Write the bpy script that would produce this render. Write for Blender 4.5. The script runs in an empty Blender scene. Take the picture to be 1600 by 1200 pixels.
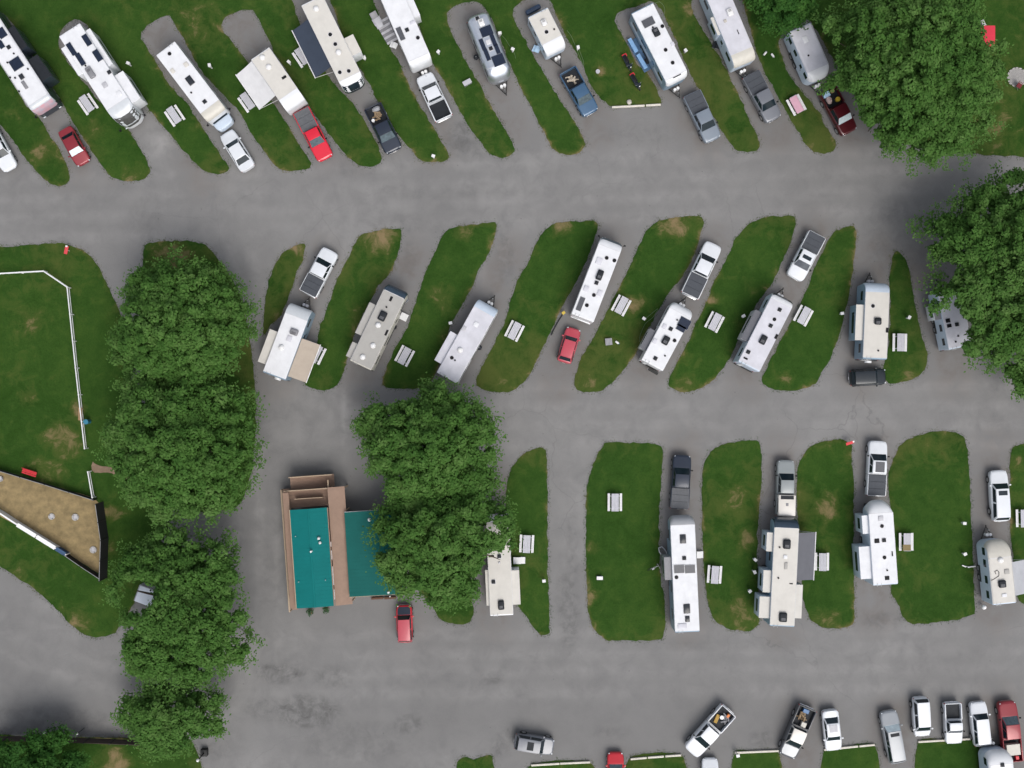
import bpy, bmesh, math, random
import numpy as np
from mathutils import Vector, Matrix, noise
from mathutils.geometry import delaunay_2d_cdt
SC = bpy.context.scene
COL = SC.collection
RND = random.Random(7)

# ------------------------------------------------------------------ camera, sky, sun, exposure
CAM_H = 110.0                      # drone height in metres, looking straight down
PXM = 15.0                         # photograph pixels per metre on the ground
cam = bpy.data.objects.new('camera', bpy.data.cameras.new('camera'))
COL.objects.link(cam)
cam.location = (0, 0, CAM_H)
cam.rotation_euler = (0, 0, 0)
cam.data.sensor_fit = 'HORIZONTAL'
cam.data.angle = 2 * math.atan((800 / PXM) / CAM_H)
cam.data.clip_start = 1.0
cam.data.clip_end = 4000
SC.camera = cam

SUN_EL, SUN_AZ = math.radians(57), math.radians(155)     # azimuth clockwise from +Y (top of the picture)
world = bpy.data.worlds.new('World')
SC.world = world
world.use_nodes = True
wn, wl = world.node_tree.nodes, world.node_tree.links
wn.clear()
sky = wn.new('ShaderNodeTexSky')
sky.sky_type = 'NISHITA'
sky.sun_disc = False
sky.sun_elevation = SUN_EL
sky.sun_rotation = SUN_AZ
sky.air_density = 1.0
sky.dust_density = 4.0
hsv = wn.new('ShaderNodeHueSaturation')
hsv.inputs['Saturation'].default_value = 0.42            # thin overcast
bg = wn.new('ShaderNodeBackground')
bg.inputs['Strength'].default_value = 0.15
wo = wn.new('ShaderNodeOutputWorld')
wl.new(sky.outputs[0], hsv.inputs['Color'])
wl.new(hsv.outputs[0], bg.inputs[0])
wl.new(bg.outputs[0], wo.inputs[0])
sl = bpy.data.lights.new('sun', 'SUN')
sl.energy = 1.2
sl.angle = math.radians(38)
sl.color = (1.0, 0.96, 0.90)
sun = bpy.data.objects.new('sun', sl)
COL.objects.link(sun)
sd = Vector((math.sin(SUN_AZ) * math.cos(SUN_EL), math.cos(SUN_AZ) * math.cos(SUN_EL), math.sin(SUN_EL)))
sun.rotation_euler = sd.to_track_quat('Z', 'Y').to_euler()
sun.location = sd * 200
SC.view_settings.view_transform = 'Standard'
SC.view_settings.look = 'None'
SC.view_settings.gamma = 1.0
SC.view_settings.use_curve_mapping = False
SC.view_settings.exposure = 0.20


def P(px, py, h=0.0):
    """photograph position -> the place in the world that stands there at height h"""
    k = (CAM_H - h) / CAM_H / PXM
    return Vector(((px - 800) * k, (600 - py) * k, h))


# ------------------------------------------------------------------ materials
MATS = {}


def lin(c):
    return tuple(((v / 255) / 12.92 if v <= 10 else ((v / 255 + 0.055) / 1.055) ** 2.4) for v in c)


def mat(name, col, rough=0.5, metal=0.0, var=0.12, scale=3.0, spec=0.5, coat=0.0, bump=0.0, bscale=60.0, dirt=None, stretch=None):
    """Principled with soft procedural colour variation; col is linear"""
    if name in MATS:
        return MATS[name]
    m = bpy.data.materials.new(name)
    m.use_nodes = True
    n, l = m.node_tree.nodes, m.node_tree.links
    b = n['Principled BSDF']
    b.inputs['Roughness'].default_value = rough
    b.inputs['Metallic'].default_value = metal
    b.inputs['Specular IOR Level'].default_value = spec
    b.inputs['Coat Weight'].default_value = coat
    b.inputs['Coat Roughness'].default_value = 0.08
    tc = n.new('ShaderNodeTexCoord')
    oi = n.new('ShaderNodeObjectInfo')
    mp = n.new('ShaderNodeMapping')
    if stretch:
        mp.inputs['Scale'].default_value = stretch
    ad = n.new('ShaderNodeVectorMath'); ad.operation = 'ADD'
    l.new(tc.outputs['Object'], ad.inputs[0])
    sc_ = n.new('ShaderNodeVectorMath'); sc_.operation = 'SCALE'
    sc_.inputs['Scale'].default_value = 37.0
    cx = n.new('ShaderNodeCombineXYZ')
    for i in range(3):
        l.new(oi.outputs['Random'], cx.inputs[i])
    l.new(cx.outputs[0], sc_.inputs[0])
    l.new(sc_.outputs[0], ad.inputs[1])
    l.new(ad.outputs[0], mp.inputs[0])
    nz = n.new('ShaderNodeTexNoise')
    nz.inputs['Scale'].default_value = scale
    nz.inputs['Detail'].default_value = 5
    nz.inputs['Roughness'].default_value = 0.65
    l.new(mp.outputs[0], nz.inputs['Vector'])
    rp = n.new('ShaderNodeValToRGB')
    rp.color_ramp.elements[0].position = 0.3
    rp.color_ramp.elements[1].position = 0.7
    d = dirt or tuple(c * (1 - var) for c in col)
    rp.color_ramp.elements[0].color = (*d, 1)
    rp.color_ramp.elements[1].color = (*[min(1, c * (1 + var * 0.4)) for c in col], 1)
    l.new(nz.outputs['Fac'], rp.inputs[0])
    l.new(rp.outputs[0], b.inputs['Base Color'])
    if bump:
        nb = n.new('ShaderNodeTexNoise')
        nb.inputs['Scale'].default_value = bscale
        nb.inputs['Detail'].default_value = 4
        l.new(mp.outputs[0], nb.inputs['Vector'])
        bp = n.new('ShaderNodeBump')
        bp.inputs['Strength'].default_value = bump
        bp.inputs['Distance'].default_value = 0.02
        l.new(nb.outputs['Fac'], bp.inputs['Height'])
        l.new(bp.outputs[0], b.inputs['Normal'])
    MATS[name] = m
    return m


def ramp(n, pts):
    r = n.new('ShaderNodeValToRGB')
    e = r.color_ramp.elements
    e[0].position, e[0].color = pts[0][0], (*pts[0][1], 1)
    e[1].position, e[1].color = pts[-1][0], (*pts[-1][1], 1)
    for p, c in pts[1:-1]:
        k = e.new(p)
        k.color = (*c, 1)
    return r


def mixc(n, l, fac, a, b, mode='MIX'):
    x = n.new('ShaderNodeMix')
    x.data_type = 'RGBA'
    x.blend_type = mode
    if isinstance(fac, (int, float)):
        x.inputs['Factor'].default_value = fac
    else:
        l.new(fac, x.inputs['Factor'])
    for s, v in ((6, a), (7, b)):
        if isinstance(v, tuple):
            x.inputs[s].default_value = (*v, 1)
        else:
            l.new(v, x.inputs[s])
    return x.outputs[2]


def noise_node(n, l, vec, scale, detail=4, rough=0.6, dist=0.0):
    z = n.new('ShaderNodeTexNoise')
    z.inputs['Scale'].default_value = scale
    z.inputs['Detail'].default_value = detail
    z.inputs['Roughness'].default_value = rough
    z.inputs['Distortion'].default_value = dist
    if vec:
        l.new(vec, z.inputs['Vector'])
    return z.outputs['Fac']


def mapr(n, l, v, a, b, c=0.0, d=1.0):
    m = n.new('ShaderNodeMapRange')
    l.new(v, m.inputs[0])
    m.inputs[1].default_value, m.inputs[2].default_value = a, b
    m.inputs[3].default_value, m.inputs[4].default_value = c, d
    return m.outputs[0]


def asphalt_material():
    m = bpy.data.materials.new('worn_asphalt'); m.use_nodes = True
    n, l = m.node_tree.nodes, m.node_tree.links
    b = n['Principled BSDF']
    tc = n.new('ShaderNodeTexCoord'); o = tc.outputs['Object']
    at = n.new('ShaderNodeVertexColor'); at.layer_name = 'wear_shade'
    sp = n.new('ShaderNodeSeparateColor'); l.new(at.outputs[0], sp.inputs[0])
    big = noise_node(n, l, o, 0.045, 5, 0.6)
    mid = noise_node(n, l, o, 0.5, 6, 0.65, 0.4)
    fine = noise_node(n, l, o, 9.0, 6, 0.75)
    grit = noise_node(n, l, o, 38.0, 3, 0.7)
    c1 = ramp(n, [(0.3, (0.165, 0.163, 0.161)), (0.7, (0.205, 0.203, 0.201))]); l.new(big, c1.inputs[0])
    c2 = ramp(n, [(0.25, (0.88, 0.88, 0.89)), (0.55, (1, 1, 1)), (0.8, (1.05, 1.045, 1.04))]); l.new(mid, c2.inputs[0])
    col = mixc(n, l, 0.8, c1.outputs[0], c2.outputs[0], 'MULTIPLY')
    c3 = ramp(n, [(0.25, (0.80, 0.80, 0.80)), (0.5, (1, 1, 1)), (0.78, (1.12, 1.12, 1.11))]); l.new(fine, c3.inputs[0])
    col = mixc(n, l, 0.55, col, c3.outputs[0], 'MULTIPLY')
    c4 = ramp(n, [(0.3, (0.7, 0.7, 0.7)), (0.5, (1, 1, 1)), (0.75, (1.25, 1.25, 1.24))]); l.new(grit, c4.inputs[0])
    col = mixc(n, l, 0.35, col, c4.outputs[0], 'MULTIPLY')
    # browner gravelly bays
    brown = n.new('ShaderNodeMath'); brown.operation = 'MULTIPLY'
    l.new(sp.outputs[2], brown.inputs[0]); l.new(mapr(n, l, mid, 0.35, 0.6), brown.inputs[1])
    col = mixc(n, l, brown.outputs[0], col, (0.150, 0.138, 0.130))
    # pale worn lanes and dark stains with painted fence shade, both broken up by noise
    pale = n.new('ShaderNodeMath'); pale.operation = 'MULTIPLY'
    l.new(sp.outputs[1], pale.inputs[0]); l.new(mapr(n, l, mid, 0.32, 0.62), pale.inputs[1])
    col = mixc(n, l, pale.outputs[0], col, (0.275, 0.27, 0.265))
    st = n.new('ShaderNodeMath'); st.operation = 'MULTIPLY'
    dn = noise_node(n, l, o, 0.9, 6, 0.72, 0.5)
    l.new(sp.outputs[0], st.inputs[0]); l.new(mapr(n, l, dn, 0.38, 0.72, 0.0, 0.9), st.inputs[1])
    col = mixc(n, l, st.outputs[0], col, (0.075, 0.074, 0.073))
    # sparse dark specks of grit and leaf litter
    v = n.new('ShaderNodeTexVoronoi'); v.inputs['Scale'].default_value = 0.9; l.new(o, v.inputs['Vector'])
    spk = mapr(n, l, v.outputs['Distance'], 0.03, 0.07, 1.0, 0.0)
    rsel = n.new('ShaderNodeSeparateColor'); l.new(v.outputs['Color'], rsel.inputs[0])
    sel = mapr(n, l, rsel.outputs[0], 0.80, 0.82)
    mm = n.new('ShaderNodeMath'); mm.operation = 'MULTIPLY'; l.new(spk, mm.inputs[0]); l.new(sel, mm.inputs[1])
    mm2 = n.new('ShaderNodeMath'); mm2.operation = 'MULTIPLY'; l.new(mm.outputs[0], mm2.inputs[0]); mm2.inputs[1].default_value = 0.55
    col = mixc(n, l, mm2.outputs[0], col, (0.07, 0.068, 0.064))
    # hairline cracks
    v2 = n.new('ShaderNodeTexVoronoi'); v2.feature = 'DISTANCE_TO_EDGE'; v2.inputs['Scale'].default_value = 0.13
    wv = n.new('ShaderNodeVectorMath'); wv.operation = 'ADD'
    nv = n.new('ShaderNodeTexNoise'); nv.inputs['Scale'].default_value = 0.8; nv.inputs['Detail'].default_value = 4; l.new(o, nv.inputs['Vector'])
    l.new(o, wv.inputs[0]); l.new(nv.outputs['Color'], wv.inputs[1]); l.new(wv.outputs[0], v2.inputs['Vector'])
    ck = mapr(n, l, v2.outputs['Distance'], 0.0015, 0.006, 1.0, 0.0)
    cm = n.new('ShaderNodeMath'); cm.operation = 'MULTIPLY'; l.new(ck, cm.inputs[0])
    l.new(mapr(n, l, big, 0.50, 0.62, 0.0, 0.30), cm.inputs[1])
    col = mixc(n, l, cm.outputs[0], col, (0.08, 0.08, 0.08))
    l.new(col, b.inputs['Base Color'])
    b.inputs['Roughness'].default_value = 0.9
    b.inputs['Specular IOR Level'].default_value = 0.25
    bp = n.new('ShaderNodeBump'); bp.inputs['Strength'].default_value = 0.5; bp.inputs['Distance'].default_value = 0.02
    l.new(fine, bp.inputs['Height']); l.new(bp.outputs[0], b.inputs['Normal'])
    return m


def grass_material(name='mown_grass', tuft=False):
    m = bpy.data.materials.new(name); m.use_nodes = True
    n, l = m.node_tree.nodes, m.node_tree.links
    b = n['Principled BSDF']
    g = n.new('ShaderNodeNewGeometry'); o = g.outputs['Position']
    at = n.new('ShaderNodeVertexColor'); at.layer_name = 'dry'
    sp = n.new('ShaderNodeSeparateColor'); l.new(at.outputs[0], sp.inputs[0])
    big = noise_node(n, l, o, 0.10, 4, 0.6, 0.3)
    mid = noise_node(n, l, o, 0.65, 6, 0.7, 0.5)
    fine = noise_node(n, l, o, 7.0, 6, 0.8)
    c1 = ramp(n, [(0.30, (0.017, 0.049, 0.007)), (0.48, (0.028, 0.068, 0.0115)), (0.68, (0.047, 0.092, 0.0165))])
    mx = n.new('ShaderNodeMix'); mx.data_type = 'FLOAT'; mx.inputs[0].default_value = 0.5
    l.new(big, mx.inputs[2]); l.new(mid, mx.inputs[3]); l.new(mx.outputs[0], c1.inputs[0])
    c3 = ramp(n, [(0.25, (0.55, 0.58, 0.55)), (0.5, (1, 1, 1)), (0.8, (1.45, 1.4, 1.3))]); l.new(fine, c3.inputs[0])
    col = mixc(n, l, 0.75, c1.outputs[0], c3.outputs[0], 'MULTIPLY')
    # dry olive, then tan bare patches
    ad = n.new('ShaderNodeMath'); ad.operation = 'ADD'
    l.new(sp.outputs[0], ad.inputs[0])
    l.new(mapr(n, l, mid, 0.3, 0.7, -0.28, 0.28), ad.inputs[1])
    col = mixc(n, l, mapr(n, l, ad.outputs[0], 0.15, 0.6, 0.0, 0.85), col, (0.074, 0.092, 0.023))
    ad2 = n.new('ShaderNodeMath'); ad2.operation = 'ADD'
    l.new(sp.outputs[1], ad2.inputs[0]); l.new(mapr(n, l, mid, 0.3, 0.7, -0.35, 0.35), ad2.inputs[1])
    col = mixc(n, l, mapr(n, l, ad2.outputs[0], 0.35, 0.75, 0.0, 0.9), col, (0.225, 0.165, 0.09))
    l.new(col, b.inputs['Base Color'])
    b.inputs['Roughness'].default_value = 0.85
    b.inputs['Specular IOR Level'].default_value = 0.05
    if not tuft:
        bp = n.new('ShaderNodeBump'); bp.inputs['Strength'].default_value = 0.8; bp.inputs['Distance'].default_value = 0.06
        l.new(fine, bp.inputs['Height']); l.new(bp.outputs[0], b.inputs['Normal'])
    return m


def leaf_material(name, dark, mid, light):
    m = bpy.data.materials.new(name); m.use_nodes = True
    n, l = m.node_tree.nodes, m.node_tree.links
    b = n['Principled BSDF']
    at = n.new('ShaderNodeVertexColor'); at.layer_name = 'tint'
    sp = n.new('ShaderNodeSeparateColor'); l.new(at.outputs[0], sp.inputs[0])
    r = ramp(n, [(0.0, dark), (0.5, mid), (1.0, light)]); l.new(sp.outputs[0], r.inputs[0])
    l.new(r.outputs[0], b.inputs['Base Color'])
    b.inputs['Roughness'].default_value = 0.7
    b.inputs['Specular IOR Level'].default_value = 0.12
    t = n.new('ShaderNodeBsdfTranslucent'); l.new(r.outputs[0], t.inputs[0])
    ms = n.new('ShaderNodeMixShader'); ms.inputs[0].default_value = 0.3
    out = n['Material Output']
    l.new(b.outputs[0], ms.inputs[1]); l.new(t.outputs[0], ms.inputs[2]); l.new(ms.outputs[0], out.inputs[0])
    return m


def fabric_material(name, col, stripe=None):
    return mat(name, col, rough=0.85, var=0.10, scale=1.2, spec=0.2)


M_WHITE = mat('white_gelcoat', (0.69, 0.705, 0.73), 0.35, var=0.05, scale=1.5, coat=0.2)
M_ROOFW = mat('white_rubber_roof', (0.70, 0.71, 0.735), 0.6, var=0.10, scale=1.1, spec=0.3)
M_ROOFC = mat('cream_rubber_roof', (0.585, 0.565, 0.525), 0.65, var=0.08, scale=1.1, spec=0.3)
M_ROOFG = mat('grey_rubber_roof', (0.38, 0.37, 0.35), 0.65, var=0.08, scale=1.2, spec=0.3)
M_ROOFL = mat('pale_lilac_roof', (0.58, 0.58, 0.63), 0.6, var=0.14, scale=0.9, spec=0.3)
M_CREAM = mat('cream_gelcoat', (0.53, 0.51, 0.455), 0.4, var=0.07)
M_GREYCAP = mat('grey_gelcoat', (0.36, 0.37, 0.39), 0.3, var=0.07, coat=0.3)
M_SILVERCAP = mat('silver_gelcoat', (0.52, 0.55, 0.58), 0.3, var=0.06, coat=0.3)
M_NAVYCAP = mat('navy_gelcoat', (0.025, 0.045, 0.07), 0.25, var=0.1, coat=0.4)
M_SHADEWALL = mat('blue_grey_shaded_wall', (0.20, 0.29, 0.38), 0.4, var=0.08, coat=0.2)  # white walls in shade, their bluish shade put into the colour
M_PALESHADE = mat('pale_blue_shaded_wall', (0.50, 0.58, 0.68), 0.4, var=0.06, coat=0.2)  # paler bluish shade of white bodywork, painted into the base colour
M_DARKWALL = mat('charcoal_wall', (0.03, 0.04, 0.055), 0.3, var=0.15, coat=0.3)
M_ALU = mat('brushed_aluminium', (0.66, 0.70, 0.76), 0.34, 0.85, var=0.08, scale=2.0)
M_GLASS = mat('tinted_glass', (0.012, 0.022, 0.030), 0.06, var=0.2, spec=0.4)
M_GLASSL = mat('pale_glass', (0.065, 0.10, 0.12), 0.08, var=0.45, spec=0.7)
M_WSREFLECT = mat('windshield_reflection', (0.62, 0.72, 0.76), 0.25, 0.2, var=0.2, scale=4)  # bright reflection on windshields, painted as their base colour
M_SOLAR = mat('solar_cells', (0.010, 0.018, 0.040), 0.15, var=0.3, scale=6, spec=0.6)
M_SOLARG = mat('grey_solar_cells', (0.085, 0.088, 0.10), 0.3, var=0.2, scale=6)
M_BLACK = mat('black_plastic', (0.009, 0.009, 0.011), 0.55, var=0.3, spec=0.2)
M_CHAR = mat('charcoal_plastic', (0.020, 0.023, 0.028), 0.55, var=0.25, spec=0.2)
M_GREYP = mat('grey_plastic', (0.22, 0.22, 0.235), 0.5, var=0.15)
M_LGREY = mat('light_grey_plastic', (0.46, 0.46, 0.49), 0.5, var=0.12)
M_WPLAST = mat('white_plastic', (0.72, 0.72, 0.72), 0.4, var=0.06)
M_RUBBER = mat('tyre_rubber', (0.014, 0.014, 0.014), 0.8, var=0.2)
M_RIM = mat('alloy_rim', (0.42, 0.43, 0.44), 0.35, 0.7, var=0.1)
M_STEEL = mat('galvanised_steel', (0.36, 0.37, 0.38), 0.45, 0.6, var=0.15)
M_CHROME = mat('chrome_trim', (0.65, 0.66, 0.68), 0.15, 0.9, var=0.05)
M_LAMP = mat('headlamp_lens', (0.62, 0.66, 0.70), 0.1, var=0.1, spec=0.7)
M_RED = mat('red_lens', (0.35, 0.012, 0.012), 0.2, var=0.2)
M_CHASSIS = mat('chassis_black', (0.018, 0.018, 0.018), 0.7, var=0.3)
M_TRIM = mat('roof_edge_trim', (0.58, 0.58, 0.60), 0.4, var=0.1)
M_WOODGREY = mat('weathered_boards', (0.52, 0.52, 0.565), 0.75, var=0.18, scale=4, stretch=(1, 6, 6), bump=0.3)
M_WOODWHITE = mat('white_boards', (0.74, 0.74, 0.75), 0.7, var=0.10, scale=4)
M_TAN = mat('tan_boards', (0.285, 0.19, 0.14), 0.75, var=0.14, scale=1.6, stretch=(1, 1, 1), bump=0.2)
M_TANL = mat('pale_tan_timber', (0.44, 0.335, 0.235), 0.75, var=0.15, scale=4)
M_TANWALL = mat('tan_siding', (0.30, 0.235, 0.175), 0.8, var=0.1)
M_TEAL = mat('teal_metal_roof', (0.006, 0.150, 0.148), 0.6, 0.0, var=0.10, scale=0.7, spec=0.08)
M_TEALD = mat('dark_teal_metal_roof', (0.012, 0.108, 0.098), 0.6, 0.0, var=0.10, scale=0.7, spec=0.08)
M_BARK = mat('grey_brown_bark', (0.09, 0.065, 0.048), 0.9, var=0.35, scale=6, bump=0.6, bscale=20)
M_MESHBLK = mat('black_screen_fabric', (0.012, 0.013, 0.014), 0.85, var=0.25, scale=2.5)
M_VINYL = mat('white_vinyl', (0.80, 0.81, 0.82), 0.4, var=0.06)
M_TIMBER = mat('bleached_timber', (0.66, 0.62, 0.55), 0.8, var=0.2, scale=5, bump=0.3)
M_STONE = mat('pale_stone', (0.50, 0.47, 0.42), 0.85, var=0.2, scale=6, bump=0.4)
M_CONC = mat('concrete', (0.40, 0.39, 0.38), 0.85, var=0.15, scale=4, bump=0.2)


# ------------------------------------------------------------------ mesh helpers
def link(o, parent=None):
    COL.objects.link(o)
    if parent is not None:
        o.parent = parent
    return o


def smooth(me, ang=35):
    me.polygons.foreach_set('use_smooth', [True] * len(me.polygons))
    me.set_sharp_from_angle(angle=math.radians(ang))


def obj(name, bm, m, parent=None, loc=(0, 0, 0), rot=(0, 0, 0), sm=35, merge=0.0):
    if merge:
        bmesh.ops.remove_doubles(bm, verts=bm.verts, dist=merge)
        bmesh.ops.dissolve_degenerate(bm, dist=merge, edges=bm.edges)
    bmesh.ops.recalc_face_normals(bm, faces=bm.faces)
    me = bpy.data.meshes.new(name)
    bm.to_mesh(me)
    bm.free()
    if m:
        me.materials.append(m)
    if sm:
        smooth(me, sm)
    o = bpy.data.objects.new(name, me)
    o.location = loc
    o.rotation_euler = rot
    return link(o, parent)


def solid(bm, t):
    bmesh.ops.recalc_face_normals(bm, faces=bm.faces)
    bm.normal_update()
    bmesh.ops.solidify(bm, geom=bm.faces[:], thickness=t)


def add_box(bm, c, s, bev=0.0, seg=1, rot=None):
    v = bmesh.ops.create_cube(bm, size=1.0)['verts']
    mt = Matrix.Translation(c) @ (rot.to_4x4() if rot else Matrix()) @ Matrix.Diagonal((*s, 1))
    bmesh.ops.transform(bm, matrix=mt, verts=v)
    if bev:
        e = list({e for x in v for e in x.link_edges})
        bmesh.ops.bevel(bm, geom=e, offset=min(bev, min(s) * 0.45), segments=seg, profile=0.5, affect='EDGES')


def add_cyl(bm, c, r, h, seg=16, r2=None, rot=None):
    v = bmesh.ops.create_cone(bm, cap_ends=True, segments=seg, radius1=r, radius2=r if r2 is None else r2, depth=h)['verts']
    mt = Matrix.Translation(c) @ (rot.to_4x4() if rot else Matrix())
    bmesh.ops.transform(bm, matrix=mt, verts=v)


def add_tube(bm, pts, r, seg=6):
    """r may be a number or one radius per point"""
    pts = [Vector(p) for p in pts]
    rings = []
    for i, p in enumerate(pts):
        t = (pts[min(i + 1, len(pts) - 1)] - pts[max(i - 1, 0)]).normalized()
        a = t.cross(Vector((0, 0, 1)))
        if a.length < 1e-3:
            a = t.cross(Vector((1, 0, 0)))
        a.normalize()
        b = t.cross(a)
        rr = r[i] if isinstance(r, (list, tuple)) else r
        rings.append([bm.verts.new(p + (a * math.cos(2 * math.pi * k / seg) + b * math.sin(2 * math.pi * k / seg)) * rr) for k in range(seg)])
    for u, w in zip(rings, rings[1:]):
        for k in range(seg):
            bm.faces.new((u[k], u[(k + 1) % seg], w[(k + 1) % seg], w[k]))
    bm.faces.new(rings[0][::-1])
    bm.faces.new(rings[-1])


def add_prism(bm, pts, z0, z1):
    lo = [bm.verts.new((x, y, z0)) for x, y in pts]
    hi = [bm.verts.new((x, y, z1)) for x, y in pts]
    bm.faces.new(hi)
    bm.faces.new(lo[::-1])
    k = len(pts)
    for i in range(k):
        bm.faces.new((lo[i], lo[(i + 1) % k], hi[(i + 1) % k], hi[i]))


def add_slab(bm, quad, th):
    """a sheet through four corners with thickness th (downwards)"""
    q = [Vector(p) for p in quad]
    nrm = (q[1] - q[0]).cross(q[3] - q[0]).normalized()
    if nrm.z < 0:
        nrm = -nrm
    a = [bm.verts.new(p) for p in q]
    b = [bm.verts.new(p - nrm * th) for p in q]
    bm.faces.new(a)
    bm.faces.new(b[::-1])
    for i in range(4):
        bm.faces.new((a[i], b[i], b[(i + 1) % 4], a[(i + 1) % 4]))


BOXES = {}


def bx(name, parent, c, s, m, bev=0.02, rz=0.0, rx=0.0, ry=0.0):
    key = ('b', tuple(round(v, 3) for v in s), round(bev, 3), m.name)
    if key not in BOXES:
        bm = bmesh.new()
        add_box(bm, (0, 0, 0), s, bev, 2 if bev >= 0.03 else 1)
        me = bpy.data.meshes.new(name)
        bm.to_mesh(me); bm.free()
        me.materials.append(m)
        smooth(me)
        BOXES[key] = me
    o = bpy.data.objects.new(name, BOXES[key])
    o.location = c
    o.rotation_euler = (rx, ry, rz)
    return link(o, parent)


def cy(name, parent, c, r, h, m, seg=16, r2=None, rot=(0, 0, 0)):
    key = ('c', round(r, 3), round(h, 3), seg, r2, m.name)
    if key not in BOXES:
        bm = bmesh.new()
        add_cyl(bm, (0, 0, 0), r, h, seg, r2)
        me = bpy.data.meshes.new(name)
        bm.to_mesh(me); bm.free()
        me.materials.append(m)
        smooth(me, 40)
        BOXES[key] = me
    o = bpy.data.objects.new(name, BOXES[key])
    o.location = c
    o.rotation_euler = rot
    return link(o, parent)


def dome(name, parent, c, r, hz, m, flat=0.0):
    key = ('d', round(r, 3), round(hz, 3), m.name)
    if key not in BOXES:
        bm = bmesh.new()
        v = bmesh.ops.create_uvsphere(bm, u_segments=16, v_segments=10, radius=1.0)['verts']
        for q in v:
            q.co = Vector((q.co.x * r, q.co.y * r, max(q.co.z, -0.25) * hz))
        me = bpy.data.meshes.new(name)
        bm.to_mesh(me); bm.free()
        me.materials.append(m)
        smooth(me, 60)
        BOXES[key] = me
    o = bpy.data.objects.new(name, BOXES[key])
    o.location = c
    return link(o, parent)


def tag(o, label=None, cat=None, group=None, kind=None):
    if label: o['label'] = label
    if cat: o['category'] = cat
    if group: o['group'] = group
    if kind: o['kind'] = kind
    return o


def thing(name, label, cat, loc=(0, 0, 0), rz=0.0, group=None):
    o = bpy.data.objects.new(name, None)
    o.empty_display_size = 0.3
    o.location = loc
    o.rotation_euler = (0, 0, rz)
    COL.objects.link(o)
    return tag(o, label, cat, group)


def copy_tree(o, parent=None):
    c = o.copy()
    COL.objects.link(c)
    c.parent = parent
    for ch in list(o.children):
        copy_tree(ch, c)
    return c

# ------------------------------------------------------------------ ground, asphalt, lawns
def vnoise(x, y, s, seed=0.0):
    return noise.fractal(Vector((x * s + seed, y * s - seed, seed * 0.37)), 1.0, 2.0, 3)


M_ASPH = asphalt_material()
M_GRASS = grass_material()
M_TUFT = grass_material('grass_blades', True)

bm = bmesh.new()
add_box(bm, (0, 0, -0.55), (1600, 1600, 1.0))
gm = bpy.data.materials.new('meadow'); gm.use_nodes = True
_n, _l = gm.node_tree.nodes, gm.node_tree.links
_r = ramp(_n, [(0.3, (0.030, 0.075, 0.014)), (0.7, (0.075, 0.11, 0.028))])
_tc = _n.new('ShaderNodeTexCoord')
_l.new(noise_node(_n, _l, _tc.outputs['Object'], 0.2, 6, 0.7), _r.inputs[0])
_l.new(_r.outputs[0], _n['Principled BSDF'].inputs['Base Color'])
_n['Principled BSDF'].inputs['Roughness'].default_value = 0.9
tag(obj('ground', bm, gm, sm=0), kind='structure')

# asphalt sheet with worn lanes (g), stains with painted fence shade (r) and gravelly bays (b) as colour data
STAINS_SHADE = [(438, 1052, 40, 16, 1.0), (480, 1112, 52, 26, 1.0), (418, 1108, 40, 18, .55), (520, 1058, 30, 18, .6), (640, 1130, 24, 14, .75), (770, 1062, 18, 8, .8),
          (722, 215, 24, 26, .75), (742, 240, 20, 12, .6), (890, 960, 16, 60, .7), (878, 930, 10, 40, .6), (895, 860, 10, 80, .45), (1380, 970, 35, 14, .5),
          (1190, 1155, 18, 14, .7), (800, 1145, 16, 12, .7), (780, 1165, 14, 18, .7), (560, 1160, 90, 34, .35), (320, 1160, 60, 30, .4), (1410, 370, 60, 60, .4),
          (790, 400, 14, 40, .5), (640, 400, 12, 30, .4), (60, 1130, 120, 26, .6), (420, 900, 14, 60, .3), (950, 1145, 30, 10, .4), (680, 300, 120, 10, .25),  # long patch beside the dark wooden fence is its shadow, painted in
          (1150, 1010, 150, 8, .25), (640, 350, 70, 14, .3), (230, 340, 26, 40, .3), (560, 260, 40, 18, .35), (1000, 210, 60, 16, .35)]
PALES = [(540, 650, 7, 70, .75), (470, 690, 70, 22, .3), (935, 688, 60, 8, .5), (690, 1185, 60, 20, .35), (420, 1195, 80, 20, .4), (250, 225, 26, 26, .8),
         (235, 215, 14, 20, .6), (785, 360, 30, 40, .5), (540, 1180, 60, 12, .35), (1400, 1005, 140, 8, .3), (820, 345, 40, 20, .4), (640, 350, 26, 30, .45),
         (245, 368, 30, 10, .5), (700, 445, 10, 60, .3), (900, 800, 26, 130, .3), (100, 1000, 100, 60, .2), (880, 240, 160, 10, .3), (750, 420, 12, 40, .5)]
LANES = [((-40, 330), (800, 300)), ((800, 300), (1640, 275)), ((400, 650), (1640, 650)), ((330, 1040), (1640, 1030)), ((420, 640), (420, 1040)),
         ((540, 330), (470, 640)), ((-40, 960), (330, 1080)), ((330, 330), (400, 640))]
BAYS = [((180, 250), (100, 60)), ((60, 200), (110, 270)), ((320, 280), (240, 40)), ((440, 200), (370, 30)), ((560, 230), (470, 20)), ((680, 230), (600, 20)), ((790, 200), (730, 20)),
        ((930, 200), (830, 10)), ((1110, 220), (990, 20)), ((1210, 210), (1110, 10)), ((1330, 210), (1240, 50)), ((500, 400), (430, 600)), ((640, 400), (560, 590)),
        ((790, 400), (690, 600)), ((950, 380), (870, 600)), ((1110, 380), (1010, 590)), ((1270, 360), (1170, 590)), ((1370, 400), (1340, 590)), ((1440, 420), (1490, 590)),
        ((1065, 700), (1070, 980)), ((1220, 700), (1220, 980)), ((1365, 700), (1365, 960)), ((1555, 700), (1555, 960)), ((785, 760), (775, 970)),
        ((1400, 1200), (1390, 1120)), ((1560, 1200), (1560, 1100)), ((1250, 1200), (1250, 1120))]


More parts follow.
